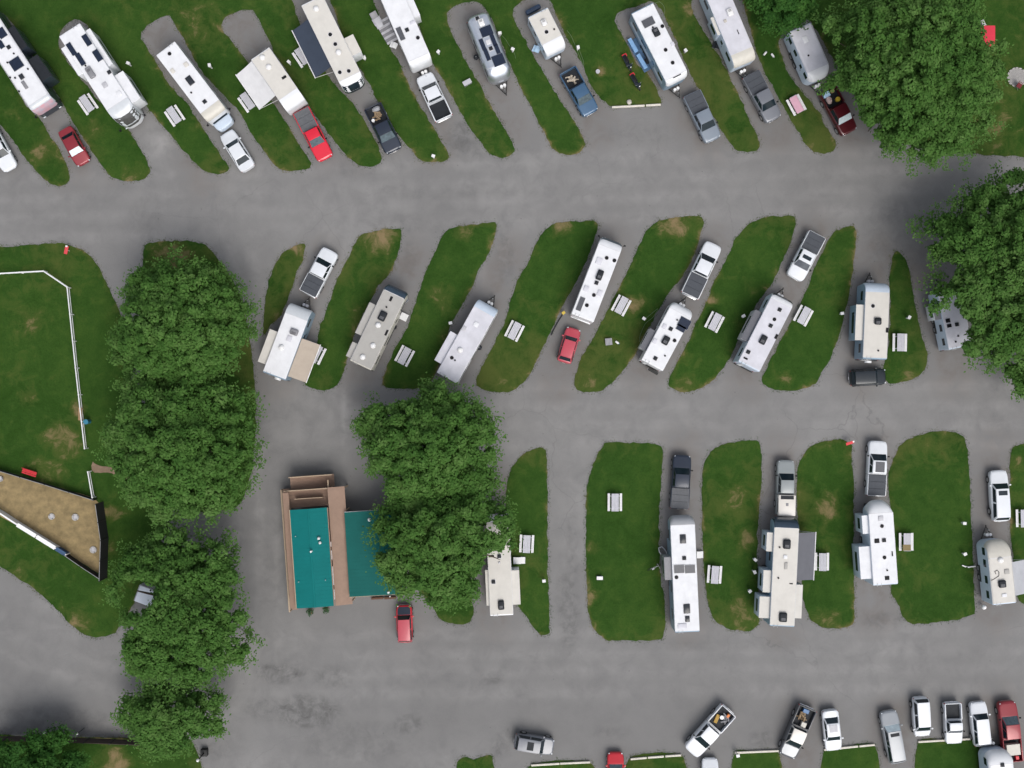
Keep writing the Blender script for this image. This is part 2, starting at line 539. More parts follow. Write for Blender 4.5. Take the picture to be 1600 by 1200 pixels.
def segdist(p, a, b):
    ax, ay = a; bx_, by = b
    dx, dy = bx_ - ax, by - ay
    t = max(0, min(1, ((p[0] - ax) * dx + (p[1] - ay) * dy) / (dx * dx + dy * dy)))
    return math.hypot(p[0] - ax - t * dx, p[1] - ay - t * dy)


NX, NY, X0, Y0, STEP = 232, 176, -58.0, -44.0, 0.5
xs, ys = np.meshgrid(np.arange(NX + 1) * STEP + X0, np.arange(NY + 1) * STEP + Y0)
co = np.stack([xs.ravel(), ys.ravel(), np.zeros(xs.size)], 1)
idx = np.arange(xs.size).reshape(xs.shape)
fc = np.stack([idx[:-1, :-1], idx[:-1, 1:], idx[1:, 1:], idx[1:, :-1]], -1).reshape(-1, 4)
gx, gy = co[:, 0] * PXM + 800, 600 - co[:, 1] * PXM


def np_seg(a, b):
    dx, dy = b[0] - a[0], b[1] - a[1]
    t = np.clip(((gx - a[0]) * dx + (gy - a[1]) * dy) / (dx * dx + dy * dy), 0, 1)
    return np.hypot(gx - a[0] - t * dx, gy - a[1] - t * dy)


wr, wg, wb = np.zeros(len(co)), np.zeros(len(co)), np.zeros(len(co))
for x, y, a, b_, s in STAINS_SHADE:
    wr = np.maximum(wr, s * np.clip(1.5 - ((gx - x) / a) ** 2 - ((gy - y) / b_) ** 2, 0, 1))
for x, y, a, b_, s in PALES:
    wg = np.maximum(wg, s * np.exp(-((gx - x) / a) ** 2 - ((gy - y) / b_) ** 2))
for a, b_ in LANES:
    d = np_seg(a, b_)
    for off in (14, 46):
        wg = np.maximum(wg, 0.34 * np.exp(-((d - off) / 11) ** 2))
for a, b_ in BAYS:
    wb = np.maximum(wb, 0.85 * np.clip(1.4 - np_seg(a, b_) / 34, 0, 1))
jit = np.array([vnoise(x, y, 0.22, 4.0) for x, y in co[:, :2]])
wg = np.clip(wg * (0.9 + 0.8 * jit), 0, 1)
me = bpy.data.meshes.new('asphalt')
me.from_pydata(co.tolist(), [], fc.tolist())
ca = me.color_attributes.new('wear_shade', 'FLOAT_COLOR', 'POINT')
ca.data.foreach_set('color', np.stack([wr, wg, wb, np.ones(len(co))], 1).astype(np.float32).ravel())
me.materials.append(M_ASPH)
asph = link(bpy.data.objects.new('asphalt', me))
asph.location.z = -0.02
tag(asph, kind='structure')

DRY = [(65, 240, 18, .9), (205, 284, 22, .6), (150, 200, 18, .5), (350, 266, 14, .6), (462, 388, 14, 1.), (595, 372, 24, 1.1), (580, 390, 14, .7), (725, 362, 14, .8), (876, 354, 16, .9),
       (1052, 352, 24, .9), (990, 476, 16, .9), (1000, 468, 10, .8), (1110, 468, 12, .9), (1208, 455, 14, .7), (1150, 772, 26, .6), (1165, 842, 20, .7), (1290, 795, 26, .7),
       (925, 855, 10, .8), (926, 930, 10, .8), (320, 40, 40, .5), (290, 20, 30, .4), (500, 430, 10, .5), (178, 430, 16, .7), (192, 480, 12, .8), (50, 500, 26, .45), (45, 620, 20, .5),
       (100, 690, 34, .7), (122, 640, 12, 1.2), (75, 740, 40, .5), (175, 800, 14, .9), (172, 860, 12, .8), (180, 1185, 26, .8), (185, 1200, 20, .9), (270, 400, 40, .75),
       (1010, 90, 14, .3), (940, 112, 10, .9), (1270, 975, 20, .5), (1150, 960, 36, .6), (1440, 700, 20, .2), (1590, 720, 10, .7), (700, 265, 10, .3), (1075, 15, 14, .9),
       (510, 596, 14, .6), (790, 600, 16, .5), (920, 600, 16, .6), (1070, 600, 18, .5), (1225, 590, 18, .4), (1420, 590, 20, .4), (560, 490, 20, .5), (690, 470, 24, .5), (690, 540, 20, .3),
       (830, 480, 20, .35), (1185, 500, 16, .3), (1160, 440, 20, .3), (1540, 200, 60, .5), (1560, 90, 40, .35), (1335, 690, 6, .8), (1000, 300, 4, .2), (850, 990, 8, .6), (245, 765, 12, .8),
       (360, 420, 14, .8), (20, 900, 30, .5), (120, 975, 30, .6), (60, 930, 20, .5), (20, 180, 20, .3), (880, 60, 30, .3), (970, 60, 26, .3), (1300, 975, 24, .6), (1290, 860, 16, .4)]


def inside(x, y, poly):
    c = False
    j = len(poly) - 1
    for i in range(len(poly)):
        xi, yi = poly[i]; xj, yj = poly[j]
        if (yi > y) != (yj > y) and x < (xj - xi) * (y - yi) / (yj - yi) + xi:
            c = not c
        j = i
    return c


def catmull(pts, step=4.5, closed=True, sharp=()):
    out = []
    k = len(pts)
    for i in range(k if closed else k - 1):
        p0, p1, p2, p3 = (Vector(pts[(i + d) % k]) if closed else Vector(pts[max(0, min(k - 1, i + d))]) for d in (-1, 0, 1, 2))
        seg = max(1, int((p2 - p1).length / step))
        for s in range(seg):
            t = s / seg
            a = 0.5
            m1, m2 = (p2 - p0) * a * 0.8, (p3 - p1) * a * 0.8
            L_ = (p2 - p1).length
            for m_, q in ((m1, 0), (m2, 1)):
                if m_.length > L_ * 1.0:
                    m_ *= L_ / m_.length
            h = (2 * t**3 - 3 * t * t + 1) * p1 + (t**3 - 2 * t * t + t) * m1 + (-2 * t**3 + 3 * t * t) * p2 + (t**3 - t * t) * m2
            out.append((h.x, h.y))
    return out


TUFTS = []      # (x, y, z, dry, tan)


def lawn(name, px, m=None, z=0.03, ragged=2.2, grid=9.0, tufts=True, rise=0.05, dry_edge=0.45, edge=0.25):
    o = catmull([Vector(p) for p in px])
    rag = []
    for x, y in o:
        f = noise.noise(Vector((x * 0.07, y * 0.07, 3.1))) * ragged + noise.noise(Vector((x * 0.22, y * 0.22, 9.1))) * ragged * 0.7
        cxx = x + f; cyy = y + noise.noise(Vector((x * 0.09, y * 0.09, 7.7))) * ragged + noise.noise(Vector((x * 0.24, y * 0.24, 5.7))) * ragged * 0.7
        rag.append((cxx, cyy))
    wpts = [P(x, y).xy for x, y in rag]
    poly = [(p.x, p.y) for p in wpts]
    k = len(poly)
    xs_ = [p[0] for p in poly]; ys_ = [p[1] for p in poly]
    st = grid / PXM
    rr = random.Random(len(px) * 31 + int(abs(px[0][0])))
    inner = []
    yy = min(ys_)
    while yy < max(ys_):
        xx = min(xs_)
        while xx < max(xs_):
            q = (xx + rr.uniform(-.2, .2), yy + rr.uniform(-.2, .2))
            if inside(q[0], q[1], poly):
                inner.append(q)
            xx += st
        yy += st
    parr = np.array(poly)

    def edged(q):
        return float(np.min(np.hypot(parr[:, 0] - q[0], parr[:, 1] - q[1])))
    inner = [(q, edged(q)) for q in inner]
    inner = [(q, d) for q, d in inner if d > 0.25]
    allp = [Vector(p) for p in poly] + [Vector(q) for q, d in inner]
    ed = [(i, (i + 1) % k) for i in range(k)]
    V, E, F, *_ = delaunay_2d_cdt(allp, ed, [list(range(k))], 1, 1e-5)
    dist = [0.0] * k + [d for q, d in inner]
    zz, cols = [], []
    for i, v in enumerate(V):
        d = dist[i] if i < len(dist) else 0.0
        zz.append((v.x, v.y, z * (edge if d < .01 else 1.0) + rise * min(1, d / 0.8) * (0.75 + 0.5 * vnoise(v.x, v.y, 0.5))))
        qx, qy = v.x * PXM + 800, 600 - v.y * PXM
        dr = 0.0
        for a, b_, r_, s in DRY:
            q = (qx - a) ** 2 + (qy - b_) ** 2
            if q < 9 * r_ * r_:
                dr = max(dr, s * math.exp(-q / (r_ * r_)))
        ev = max(0.0, 1 - d / 0.55) * dry_edge * max(0, min(1.4, 0.55 + 1.6 * vnoise(v.x, v.y, 0.18, 11.0)))
        lf = 0.55 * max(0, vnoise(v.x, v.y, 0.07, 23.0) + .05) + 0.12 * max(0, 1 - d / 1.6)
        cols += [max(dr * 0.9, ev, lf), max(dr * 0.72, ev * 0.75), 0, 1]
    me_ = bpy.data.meshes.new(name)
    me_.from_pydata(zz, [], [tuple(f) for f in F])
    a = me_.color_attributes.new('dry', 'FLOAT_COLOR', 'POINT')
    a.data.foreach_set('color', cols)
    me_.materials.append(m or M_GRASS)
    smooth(me_, 180)
    ob = link(bpy.data.objects.new(name, me_))
    tag(ob, kind='structure')
    if tufts:
        for (q, d), i in zip(inner, range(k, k + len(inner))):
            c = cols[i * 4:i * 4 + 2]
            for _ in range(2 if c[1] < 0.4 else 1):
                TUFTS.append((q[0] + rr.uniform(-.3, .3), q[1] + rr.uniform(-.3, .3), zz[i][2], c[0], c[1]))
        for i in range(k):
            for _ in range(4):
                t = rr.random()
                p, q = poly[i], poly[(i + 1) % k]
                TUFTS.append((p[0] + (q[0] - p[0]) * t + rr.gauss(0, .10), p[1] + (q[1] - p[1]) * t + rr.gauss(0, .10), 0.0, cols[i * 4], cols[i * 4 + 1]))
    return poly


LAWN_TOP = [(-30, -30), (-30, 150), (0, 192), (22, 222), (50, 260), (80, 288), (104, 288), (110, 276), (96, 240), (62, 187), (40, 163), (10, 110), (-20, 60), (-10, 20), (14, 30),
            (50, 85), (86, 142), (110, 183), (140, 232), (172, 274), (190, 281), (216, 282), (234, 270), (228, 248), (196, 196), (168, 172), (148, 150), (118, 112), (92, 72), (100, 42), (120, 30), (134, 38),
            (180, 100), (224, 158), (240, 180), (272, 217), (302, 252), (320, 269), (345, 271), (358, 262), (340, 235), (310, 190), (290, 160), (262, 130), (240, 90), (221, 60), (224, 46), (247, 30), (264, 25),
            (286, 60), (312, 105), (340, 140), (372, 172), (402, 222), (432, 261), (446, 266), (478, 265), (487, 256), (470, 230), (450, 195), (425, 158), (395, 110), (364, 66), (346, 44), (352, 28), (384, 15), (398, 20),
            (430, 85), (460, 130), (494, 182), (520, 217), (540, 243), (562, 259), (590, 258), (596, 248), (590, 225), (570, 190), (548, 158), (525, 135), (500, 100), (474, 50), (455, -10), (470, -22), (506, -22),
            (540, 70), (572, 122), (590, 160), (615, 200), (640, 231), (660, 251), (688, 253), (702, 246), (687, 217), (672, 192), (648, 150), (625, 100), (606, 68), (590, 20), (580, -22), (630, -22), (655, 40), (672, 92),
            (692, 125), (712, 160), (728, 190), (750, 221), (770, 243), (790, 246), (803, 236), (800, 222), (785, 195), (762, 155), (742, 120), (722, 85), (703, 45), (699, 20), (712, 9), (740, 2), (756, 10),
            (778, 52), (799, 105), (818, 145), (850, 207), (866, 234), (884, 242), (906, 238), (914, 226), (900, 195), (872, 150), (845, 107), (822, 67), (804, 34), (803, 14), (820, 0), (848, -5), (862, 8),
            (885, 58), (906, 91), (921, 128), (942, 157), (958, 167), (994, 167), (1030, 164), (1032, 154), (1014, 118), (994, 98), (975, 60), (961, 32), (966, 20), (990, 12), (1020, 2), (1040, 30), (1077, 112), (1097, 150),
            (1117, 185), (1135, 217), (1152, 235), (1182, 236), (1188, 224), (1172, 190), (1155, 150), (1125, 92), (1100, 50), (1081, 12), (1090, -22), (1150, -22), (1182, 82), (1197, 117), (1217, 154), (1239, 192),
            (1256, 220), (1272, 238), (1298, 238), (1306, 226), (1289, 194), (1275, 170), (1255, 145), (1235, 120), (1220, 84), (1217, 62), (1236, 34), (1262, 28), (1300, 90), (1345, 150), (1400, 215), (1460, 232),
            (1520, 240), (1600, 245), (1640, 246), (1640, -30), (800, -36)]
lawn('lawn', LAWN_TOP)
lawn('lawn', [(-30, 388), (0, 386), (90, 380), (125, 388), (150, 410), (170, 450), (190, 495), (203, 560), (207, 650), (218, 730), (262, 784), (253, 830), (240, 880), (210, 940), (180, 988), (150, 995),
              (128, 990), (100, 965), (60, 925), (0, 885), (-30, 866), (-36, 600)])
ISL = [
    [(226, 386), (244, 378), (272, 376), (306, 379), (328, 388), (346, 412), (372, 455), (392, 540), (400, 640), (392, 740), (370, 790), (310, 800), (268, 780), (250, 720), (242, 640), (238, 560), (228, 480), (222, 420)],
    [(476, 381), (460, 383), (437, 400), (425, 423), (416, 458), (411, 500), (412, 522), (424, 508), (440, 490), (452, 460), (463, 430), (474, 402)],
    [(627, 360), (602, 358), (580, 362), (560, 372), (546, 400), (530, 430), (515, 470), (500, 512), (490, 560), (476, 598), (490, 608), (510, 610), (526, 602), (540, 570), (552, 525), (568, 490), (590, 450), (610, 425), (622, 395)],
    [(775, 350), (750, 349), (712, 355), (697, 362), (682, 388), (665, 425), (650, 470), (635, 515), (617, 545), (600, 585), (600, 603), (640, 607), (668, 603), (682, 580), (690, 550), (706, 505), (726, 468), (738, 448), (748, 422), (762, 398), (772, 372)],
    [(934, 348), (905, 346), (866, 349), (847, 365), (837, 382), (826, 408), (811, 432), (800, 462), (788, 505), (772, 537), (752, 574), (744, 602), (768, 613), (796, 611), (820, 596), (838, 565), (852, 535), (866, 506), (883, 472), (906, 430), (922, 392)],
    [(1097, 341), (1052, 341), (1026, 347), (1012, 358), (997, 387), (980, 425), (960, 463), (940, 503), (922, 537), (907, 562), (897, 598), (908, 611), (938, 611), (960, 594), (980, 570), (996, 548), (1014, 512), (1036, 472), (1051, 450), (1071, 425), (1088, 388)],
    [(1241, 339), (1195, 340), (1170, 352), (1152, 370), (1140, 395), (1130, 415), (1115, 442), (1105, 470), (1087, 507), (1070, 545), (1051, 580), (1044, 602), (1066, 613), (1090, 609), (1112, 596), (1136, 566), (1150, 540), (1164, 506), (1184, 472), (1206, 444), (1221, 410), (1236, 377)],
    [(1337, 357), (1306, 361), (1297, 372), (1285, 395), (1270, 425), (1257, 460), (1238, 500), (1220, 532), (1201, 568), (1190, 597), (1216, 610), (1250, 609), (1274, 599), (1284, 583), (1300, 552), (1311, 524), (1323, 475), (1332, 425)],
    [(1398, 394), (1414, 405), (1422, 430), (1430, 475), (1440, 525), (1450, 554), (1444, 578), (1424, 594), (1388, 598), (1381, 576), (1388, 540), (1391, 480), (1390, 437)],
    [(842, 699), (852, 703), (855, 740), (856, 890), (858, 988), (844, 991), (825, 968), (812, 950), (800, 930), (797, 880), (795, 830), (790, 780), (796, 740), (814, 713)],
    [(676, 945), (688, 967), (712, 976), (732, 972), (740, 955), (734, 920), (742, 860), (748, 790), (738, 730), (690, 690), (648, 710), (636, 770), (640, 850), (652, 915)],
    [(948, 692), (976, 691), (1024, 694), (1035, 702), (1035, 728), (1031, 775), (1030, 830), (1032, 900), (1037, 930), (1040, 970), (1034, 998), (1010, 1001), (950, 1000), (936, 991), (924, 975), (918, 945), (916, 880), (916, 775), (922, 740), (933, 712)],
    [(1160, 689), (1184, 690), (1189, 704), (1189, 762), (1185, 810), (1183, 870), (1187, 950), (1184, 976), (1172, 985), (1144, 984), (1120, 972), (1109, 952), (1103, 920), (1098, 850), (1097, 745), (1103, 718), (1122, 697)],
    [(1331, 696), (1312, 687), (1276, 692), (1260, 702), (1250, 722), (1245, 752), (1246, 800), (1250, 880), (1256, 940), (1266, 966), (1280, 978), (1305, 982), (1326, 979), (1334, 970), (1335, 920), (1333, 850), (1334, 775), (1331, 725)],
    [(1467, 674), (1494, 675), (1507, 686), (1512, 708), (1516, 775), (1520, 875), (1522, 930), (1523, 958), (1498, 967), (1450, 974), (1422, 974), (1410, 962), (1402, 940), (1392, 926), (1396, 880), (1396, 820), (1388, 765), (1391, 730), (1405, 697), (1430, 682)],
    [(1600, 694), (1582, 700), (1578, 740), (1580, 850), (1590, 900), (1593, 940), (1650, 945), (1650, 690)],
]
for p in ISL:
    lawn('grass_island', p)
for p in ([(830, 1195), (922, 1191), (924, 1240), (828, 1240)], [(985, 1184), (1064, 1180), (1068, 1240), (984, 1240)], [(1148, 1176), (1180, 1174), (1216, 1176), (1220, 1240), (1146, 1240)],
          [(1287, 1172), (1300, 1170), (1366, 1165), (1368, 1240), (1286, 1240)], [(1435, 1160), (1480, 1156), (1524, 1156), (1530, 1190), (1520, 1240), (1436, 1240)],
          [(716, 1190), (728, 1183), (740, 1188), (755, 1182), (769, 1182), (771, 1240), (712, 1240)]):
    lawn('grass_verge', p, ragged=1.2, grid=7)
lawn('lawn', [(-30, 1153), (60, 1152), (220, 1153), (300, 1160), (303, 1240), (-30, 1240)], ragged=1.0)

# straw-coloured yard inside the screen fence, and a bare path to its gate
M_STRAW = mat('dry_straw_ground', (0.275, 0.205, 0.100), 0.95, var=0.35, scale=1.3, bump=0.6, bscale=14, dirt=(0.165, 0.125, 0.062))
M_DIRT = mat('bare_dirt', (0.22, 0.155, 0.105), 0.95, var=0.3, scale=2, bump=0.5, bscale=20)
lawn('straw_yard', [(-30, 726), (0, 735), (75, 758), (152, 782), (160, 835), (163, 895), (130, 880), (95, 858), (40, 828), (-30, 784)], m=M_STRAW, z=0.105, tufts=False, ragged=.6, rise=0.05, edge=1.0)
lawn('dirt_path', [(144, 722), (152, 727), (180, 732), (215, 745), (252, 768), (246, 774), (212, 756), (180, 742), (154, 738), (145, 734)], m=M_DIRT, z=0.10, tufts=False, ragged=2.0, rise=0.03, edge=1.0)

# grass blades: short tufts all over the lawns, thicker along their edges
rt = np.random.default_rng(5)
T = np.array(TUFTS)
rep = 3
T = np.repeat(T, rep, 0)
nT = len(T)
T[:, :2] += rt.normal(0, 0.13, (nT, 2))
ang = rt.uniform(0, math.pi * 2, nT)
ln = rt.uniform(0.05, 0.13, nT)
hh = rt.uniform(0.03, 0.075, nT)
wd = rt.uniform(0.012, 0.03, nT)
dx, dy = np.cos(ang), np.sin(ang)
v0 = np.stack([T[:, 0] - dy * wd, T[:, 1] + dx * wd, T[:, 2] - 0.01], 1)
v1 = np.stack([T[:, 0] + dy * wd, T[:, 1] - dx * wd, T[:, 2] - 0.01], 1)
v2 = np.stack([T[:, 0] + dx * ln, T[:, 1] + dy * ln, T[:, 2] + hh], 1)
vv = np.stack([v0, v1, v2], 1).reshape(-1, 3)
me = bpy.data.meshes.new('grass_blades')
me.vertices.add(nT * 3)
me.vertices.foreach_set('co', vv.astype(np.float32).ravel())
me.loops.add(nT * 3)
me.loops.foreach_set('vertex_index', np.arange(nT * 3, dtype=np.int32))
me.polygons.add(nT)
me.polygons.foreach_set('loop_start', np.arange(0, nT * 3, 3, dtype=np.int32))
me.update(calc_edges=True)
ca = me.color_attributes.new('dry', 'FLOAT_COLOR', 'POINT')
cc = np.ones((nT, 3, 4), np.float32)
cc[:, :, 0] = (T[:, 3] + rt.uniform(-.1, .2, nT))[:, None]
cc[:, :, 1] = (T[:, 4])[:, None]
ca.data.foreach_set('color', cc.ravel())
me.materials.append(M_TUFT)
gb = link(bpy.data.objects.new('grass_blades', me))
tag(gb, 'short mown grass blades on the lawns and grass islands', 'grass', kind='stuff')


# ------------------------------------------------------------------ vehicles
def wheel(parent, x, y, r, w, side):
    t = cy('wheel', parent, (x, y, r), r, w, M_RUBBER, 18, rot=(math.pi / 2, 0, 0))
    cy('rim', t, (0, 0, -side * (w * 0.5 - 0.005)), r * 0.62, 0.04, M_RIM, 12)
    return t


def paint(name, col, rough=0.28, metal=0.15):
    return mat('paint_' + name, col, rough, metal, var=0.06, scale=1.0, coat=0.35)


PT = dict(white=paint('white', (0.66, 0.685, 0.72), metal=0.0), red=paint('red', (0.50, 0.018, 0.030), metal=0.0), darkred=paint('dark_red', (0.24, 0.022, 0.032)),
          crimson=paint('crimson', (0.62, 0.012, 0.035), metal=0.0), blue=paint('blue', (0.045, 0.105, 0.19)), navy=paint('navy', (0.016, 0.024, 0.042)), black=paint('black', (0.012, 0.018, 0.024)),
          silver=paint('silver', (0.27, 0.29, 0.315), metal=0.1), grey=paint('grey', (0.085, 0.09, 0.10), metal=0.1), steel=paint('steel_blue', (0.19, 0.225, 0.27), metal=0.1),
          greygreen=paint('grey_green', (0.25, 0.275, 0.28), metal=0.1), maroon=paint('maroon', (0.075, 0.008, 0.012)), cream=paint('cream', (0.66, 0.63, 0.58), metal=0.0), rose=paint('rose_red', (0.44, 0.055, 0.08), metal=0.0),
          midgrey=paint('mid_grey', (0.16, 0.17, 0.195), metal=0.1))
KIND = dict(
    sedan=dict(xa=.26, xb=.40, xc=.70, xd=.85, zb=.93, zr=1.44, nose=.70, cowl=.95, tail=.97, W=1.78, wr=.32, cyc=(.17, .80)),
    hatch=dict(xa=.24, xb=.37, xc=.84, xd=.95, zb=.95, zr=1.50, nose=.74, cowl=.98, tail=.90, W=1.74, wr=.32, cyc=(.18, .82)),
    suv=dict(xa=.25, xb=.35, xc=.90, xd=.97, zb=1.08, zr=1.72, nose=.92, cowl=1.08, tail=1.0, W=1.90, wr=.37, cyc=(.18, .80)),
    van=dict(xa=.16, xb=.31, xc=.92, xd=.975, zb=1.05, zr=1.76, nose=.85, cowl=1.02, tail=1.0, W=1.92, wr=.35, cyc=(.17, .80)),
    pickup=dict(xa=.232, xb=.350, xc=.572, xd=.592, zb=1.17, zr=1.86, nose=1.02, cowl=1.17, tail=1.17, W=1.96, wr=.40, cyc=(.16, .79)),
    regular=dict(xa=.275, xb=.385, xc=.555, xd=.575, zb=1.10, zr=1.74, nose=.95, cowl=1.10, tail=1.10, W=1.86, wr=.37, cyc=(.17, .79)))


def lerp(pts, x):
    if x <= pts[0][0]:
        return pts[0][1]
    for (a, va), (b, vb) in zip(pts, pts[1:]):
        if x <= b:
            return va + (vb - va) * (x - a) / (b - a)
    return pts[-1][1]


def car(name, label, F, R, kind, col, cat=None, hood=None, roof=None, bed=None, ws=None, sunroof=None, group='cars and pickup trucks parked at the campsites', rails=False, W=None, canopy=None, gray_cap=False):
    k = dict(KIND[kind])
    if W: k['W'] = W
    f, r_ = P(*F, 0.9), P(*R, 0.9)
    L = (f - r_).xy.length
    c = (f + r_) / 2
    rz = math.atan2(f.y - r_.y, f.x - r_.x)
    root = thing(name, label, cat or ('pickup truck' if kind in ('pickup', 'regular') else 'car'), (c.x, c.y, 0), rz, group)
    body_m, roof_m, hood_m = PT[col], PT[roof or col], PT[hood or col]
    W, zb, zr = k['W'], k['zb'], k['zr']
    X = lambda t: L / 2 - t * L
    truck = kind in ('pickup', 'regular')
    end = k['xd'] + .012 if truck else 1.0
    tops = [(0, k['nose'] - .10), (.025, k['nose']), (k['xa'], k['cowl']), (k['xd'], zb if truck else max(zb, k['tail'])), (.985, k['tail']), (1, k['tail'] - .12)]
    plan = [(0, .50), (.007, .64), (.02, .78), (.045, .895), (.09, .965), (.16, 1), (.8, 1), (.92, .965), (.965, .90), (.985, .80), (.995, .69), (1, .60)] if not truck else [(0, .58), (.006, .72), (.018, .84), (.04, .925), (.08, .975), (.15, 1), (1, 1)]
    st = [0, .007, .02, .045, .08, .12, .2, k['xa'], (k['xa'] + k['xd']) / 2, k['xd']]
    st += [end] if truck else [x for x in (.88, .92, .965, .985, .995, 1.0) if x > k['xd'] + .004]
    bm = bmesh.new()
    rings = []
    for t in st:
        w = W / 2 * lerp(plan, t if not truck else min(t, .5))
        z = lerp(tops, t)
        b = 0.30 if 0.03 < t < .97 else 0.38
        half = [(w * .90, b), (w * .985, b + .10), (w, (b + z) / 2), (w * .985, z - .14), (w * .945, z - .035), (w * .86, z), (w * .45, z + .022), (0, z + .028)]
        ring = half + [(-y, q) for y, q in half[-2::-1]]
        rings.append([bm.verts.new((X(t), y, q)) for y, q in ring])
    for u, v in zip(rings, rings[1:]):
        for i in range(len(u) - 1):
            bm.faces.new((u[i], u[i + 1], v[i + 1], v[i]))
        bm.faces.new((u[-1], u[0], v[0], v[-1]))
    bm.faces.new(rings[0]); bm.faces.new(rings[-1][::-1])
    body = obj('body', bm, body_m, root, sm=50)
    # bonnet panel following the body, a few millimetres proud
    bm = bmesh.new()
    hr = []
    for t in np.linspace(.035, k['xa'] - .008, 5):
        w = W / 2 * lerp(plan, t) * (.80 if t > .06 else .72)
        z = lerp(tops, t) + .010
        hr.append([bm.verts.new((X(t), y * w, z + .024 * (1 - y * y))) for y in (-1, -.6, -.3, 0, .3, .6, 1)])
    for u, v in zip(hr, hr[1:]):
        for i in range(6):
            bm.faces.new((u[i], u[i + 1], v[i + 1], v[i]))
    solid(bm, 0.012)
    obj('hood', bm, hood_m, root, sm=40)
    # cabin: painted pillars with glass set just proud
    xa, xb, xc, xd = X(k['xa']), X(k['xb']), X(k['xc']), X(k['xd'])
    wb, wt = W / 2 * .93, W / 2 * .76
    z0 = zb - .02
    bot = [(xa, -wb * .92), (xa, wb * .92), (xd, wb * .97), (xd, -wb * .97)]
    top = [(xb, -wt * .93), (xb, wt * .93), (xc, wt * .96), (xc, -wt * .96)]
    bm = bmesh.new()
    lo = [bm.verts.new((x, y, z0)) for x, y in bot]
    hi = [bm.verts.new((x, y, zr - .05)) for x, y in top]
    bm.faces.new(hi); bm.faces.new(lo[::-1])
    for i in range(4):
        bm.faces.new((lo[i], lo[(i + 1) % 4], hi[(i + 1) % 4], hi[i]))
    bmesh.ops.bevel(bm, geom=bm.edges[:], offset=.04, segments=2, profile=.5, affect='EDGES')
    obj('cabin', bm, roof_m, root, sm=40)

    def pane(nm, a, b_, c_, d_, m, ins=(.06, .07), split=None):
        q = [Vector(v) for v in (a, b_, c_, d_)]
        nrm = (q[1] - q[0]).cross(q[3] - q[0]).normalized()
        cen = sum(q, Vector()) / 4
        if nrm.dot(cen - Vector(((xa + xd) / 2, 0, zb))) < 0:
            nrm = -nrm

        def at(u, v):
            return (q[0] * (1 - u) + q[1] * u) * (1 - v) + (q[3] * (1 - u) + q[2] * u) * v
        spans = [(ins[0], 1 - ins[0])] if not split else [(ins[0], split - .025), (split + .025, 1 - ins[0])]
        for u0, u1 in spans:
            bm = bmesh.new()
            g = [[bm.verts.new(at(u0 + (u1 - u0) * i / 3, ins[1] + (1 - 2 * ins[1]) * j / 2) + nrm * (.010 + .014 * (1 - abs(i - 1.5) / 1.5))) for i in range(4)] for j in range(3)]
            for j in range(2):
                for i in range(3):
                    bm.faces.new((g[j][i], g[j][i + 1], g[j + 1][i + 1], g[j + 1][i]))
            solid(bm, 0.008)
            obj(nm, bm, m, root, sm=40)
    B3 = lambda p, z=z0: (p[0], p[1], z)
    T3 = lambda p: (p[0], p[1], zr - .05)
    pane('windshield', B3(bot[0]), B3(bot[1]), T3(top[1]), T3(top[0]), ws or M_GLASS, (.03, .04))
    pane('rear_window', B3(bot[2]), B3(bot[3]), T3(top[3]), T3(top[2]), M_GLASS, (.07, .10))
    sp = .5 if not kind == 'regular' else None
    pane('side_window', B3(bot[1]), B3(bot[2]), T3(top[2]), T3(top[1]), M_GLASS, (.06, .14), sp)
    pane('side_window', B3(bot[3]), B3(bot[0]), T3(top[0]), T3(top[3]), M_GLASS, (.06, .14), sp)
    # roof skin
    bm = bmesh.new()
    g = []
    n_ = 7
    for i in range(n_):
        t = i / (n_ - 1)
        x = xb + .02 + (xc - xb - .04) * t
        e = 1 - (2 * t - 1) ** 2
        ww = wt * (.93 + .03 * t) * (.97 if i in (0, n_ - 1) else 1.0)
        g.append([bm.verts.new((x, y * ww, zr - .05 + .03 * e + .035 * (1 - y ** 4))) for y in (-1, -.9, -.5, 0, .5, .9, 1)])
    for u, v in zip(g, g[1:]):
        for i in range(6):
            bm.faces.new((u[i], u[i + 1], v[i + 1], v[i]))
    solid(bm, 0.03)
    rf = obj('roof', bm, roof_m, root, sm=40)
    if sunroof:
        a0, a1, m = sunroof
        bx('sunroof', root, (xb + (xc - xb) * (a0 + a1) / 2, 0, zr + .012), (abs(xc - xb) * (a1 - a0), wt * 1.25, .02), m, .02)
    if rails:
        for s in (-1, 1):
            bx('roof_rail', root, ((xb + xc) / 2, s * wt * .86, zr + .03), (abs(xb - xc) * .8, .035, .035), M_CHROME, .012)
    # lamps, bumpers, mirrors, wheels
    for s in (-1, 1):
        bx('headlight', root, (X(.034), s * W * .335, k['nose'] - .07), (.12, .30, .12), M_LAMP, .03, rz=-s * .55)
        bx('mirror', root, (xa - (xa - xb) * .35, s * (W / 2 + .07), zb + .06), (.14, .20, .13), body_m if not truck else M_BLACK, .03)
        if not truck:
            bx('taillight', root, (X(.966), s * W * .37, k['tail'] - .14), (.08, .24, .16), M_RED, .02, rz=s * .6)
        for cx_ in k['cyc']:
            wheel(root, X(cx_), s * (W / 2 - .10), k['wr'], .22, s)
    bx('bumper', root, (X(.010), 0, .50), (.14, W * .60, .20), body_m if kind in ('sedan', 'hatch', 'van') else M_CHROME, .05)
    bx('bumper', root, (X(.998 if truck else .990), 0, .52), (.12, W * (.80 if truck else .62), .18), body_m if kind in ('sedan', 'hatch', 'van') else M_CHROME, .05)
    bx('grille', root, (X(.006), 0, k['nose'] - .20), (.06, W * .46, .16), M_BLACK, .015)
    bx('license_plate', root, (X(1.0) - .065, 0, .62), (.015, .3, .15), M_WPLAST, .004)
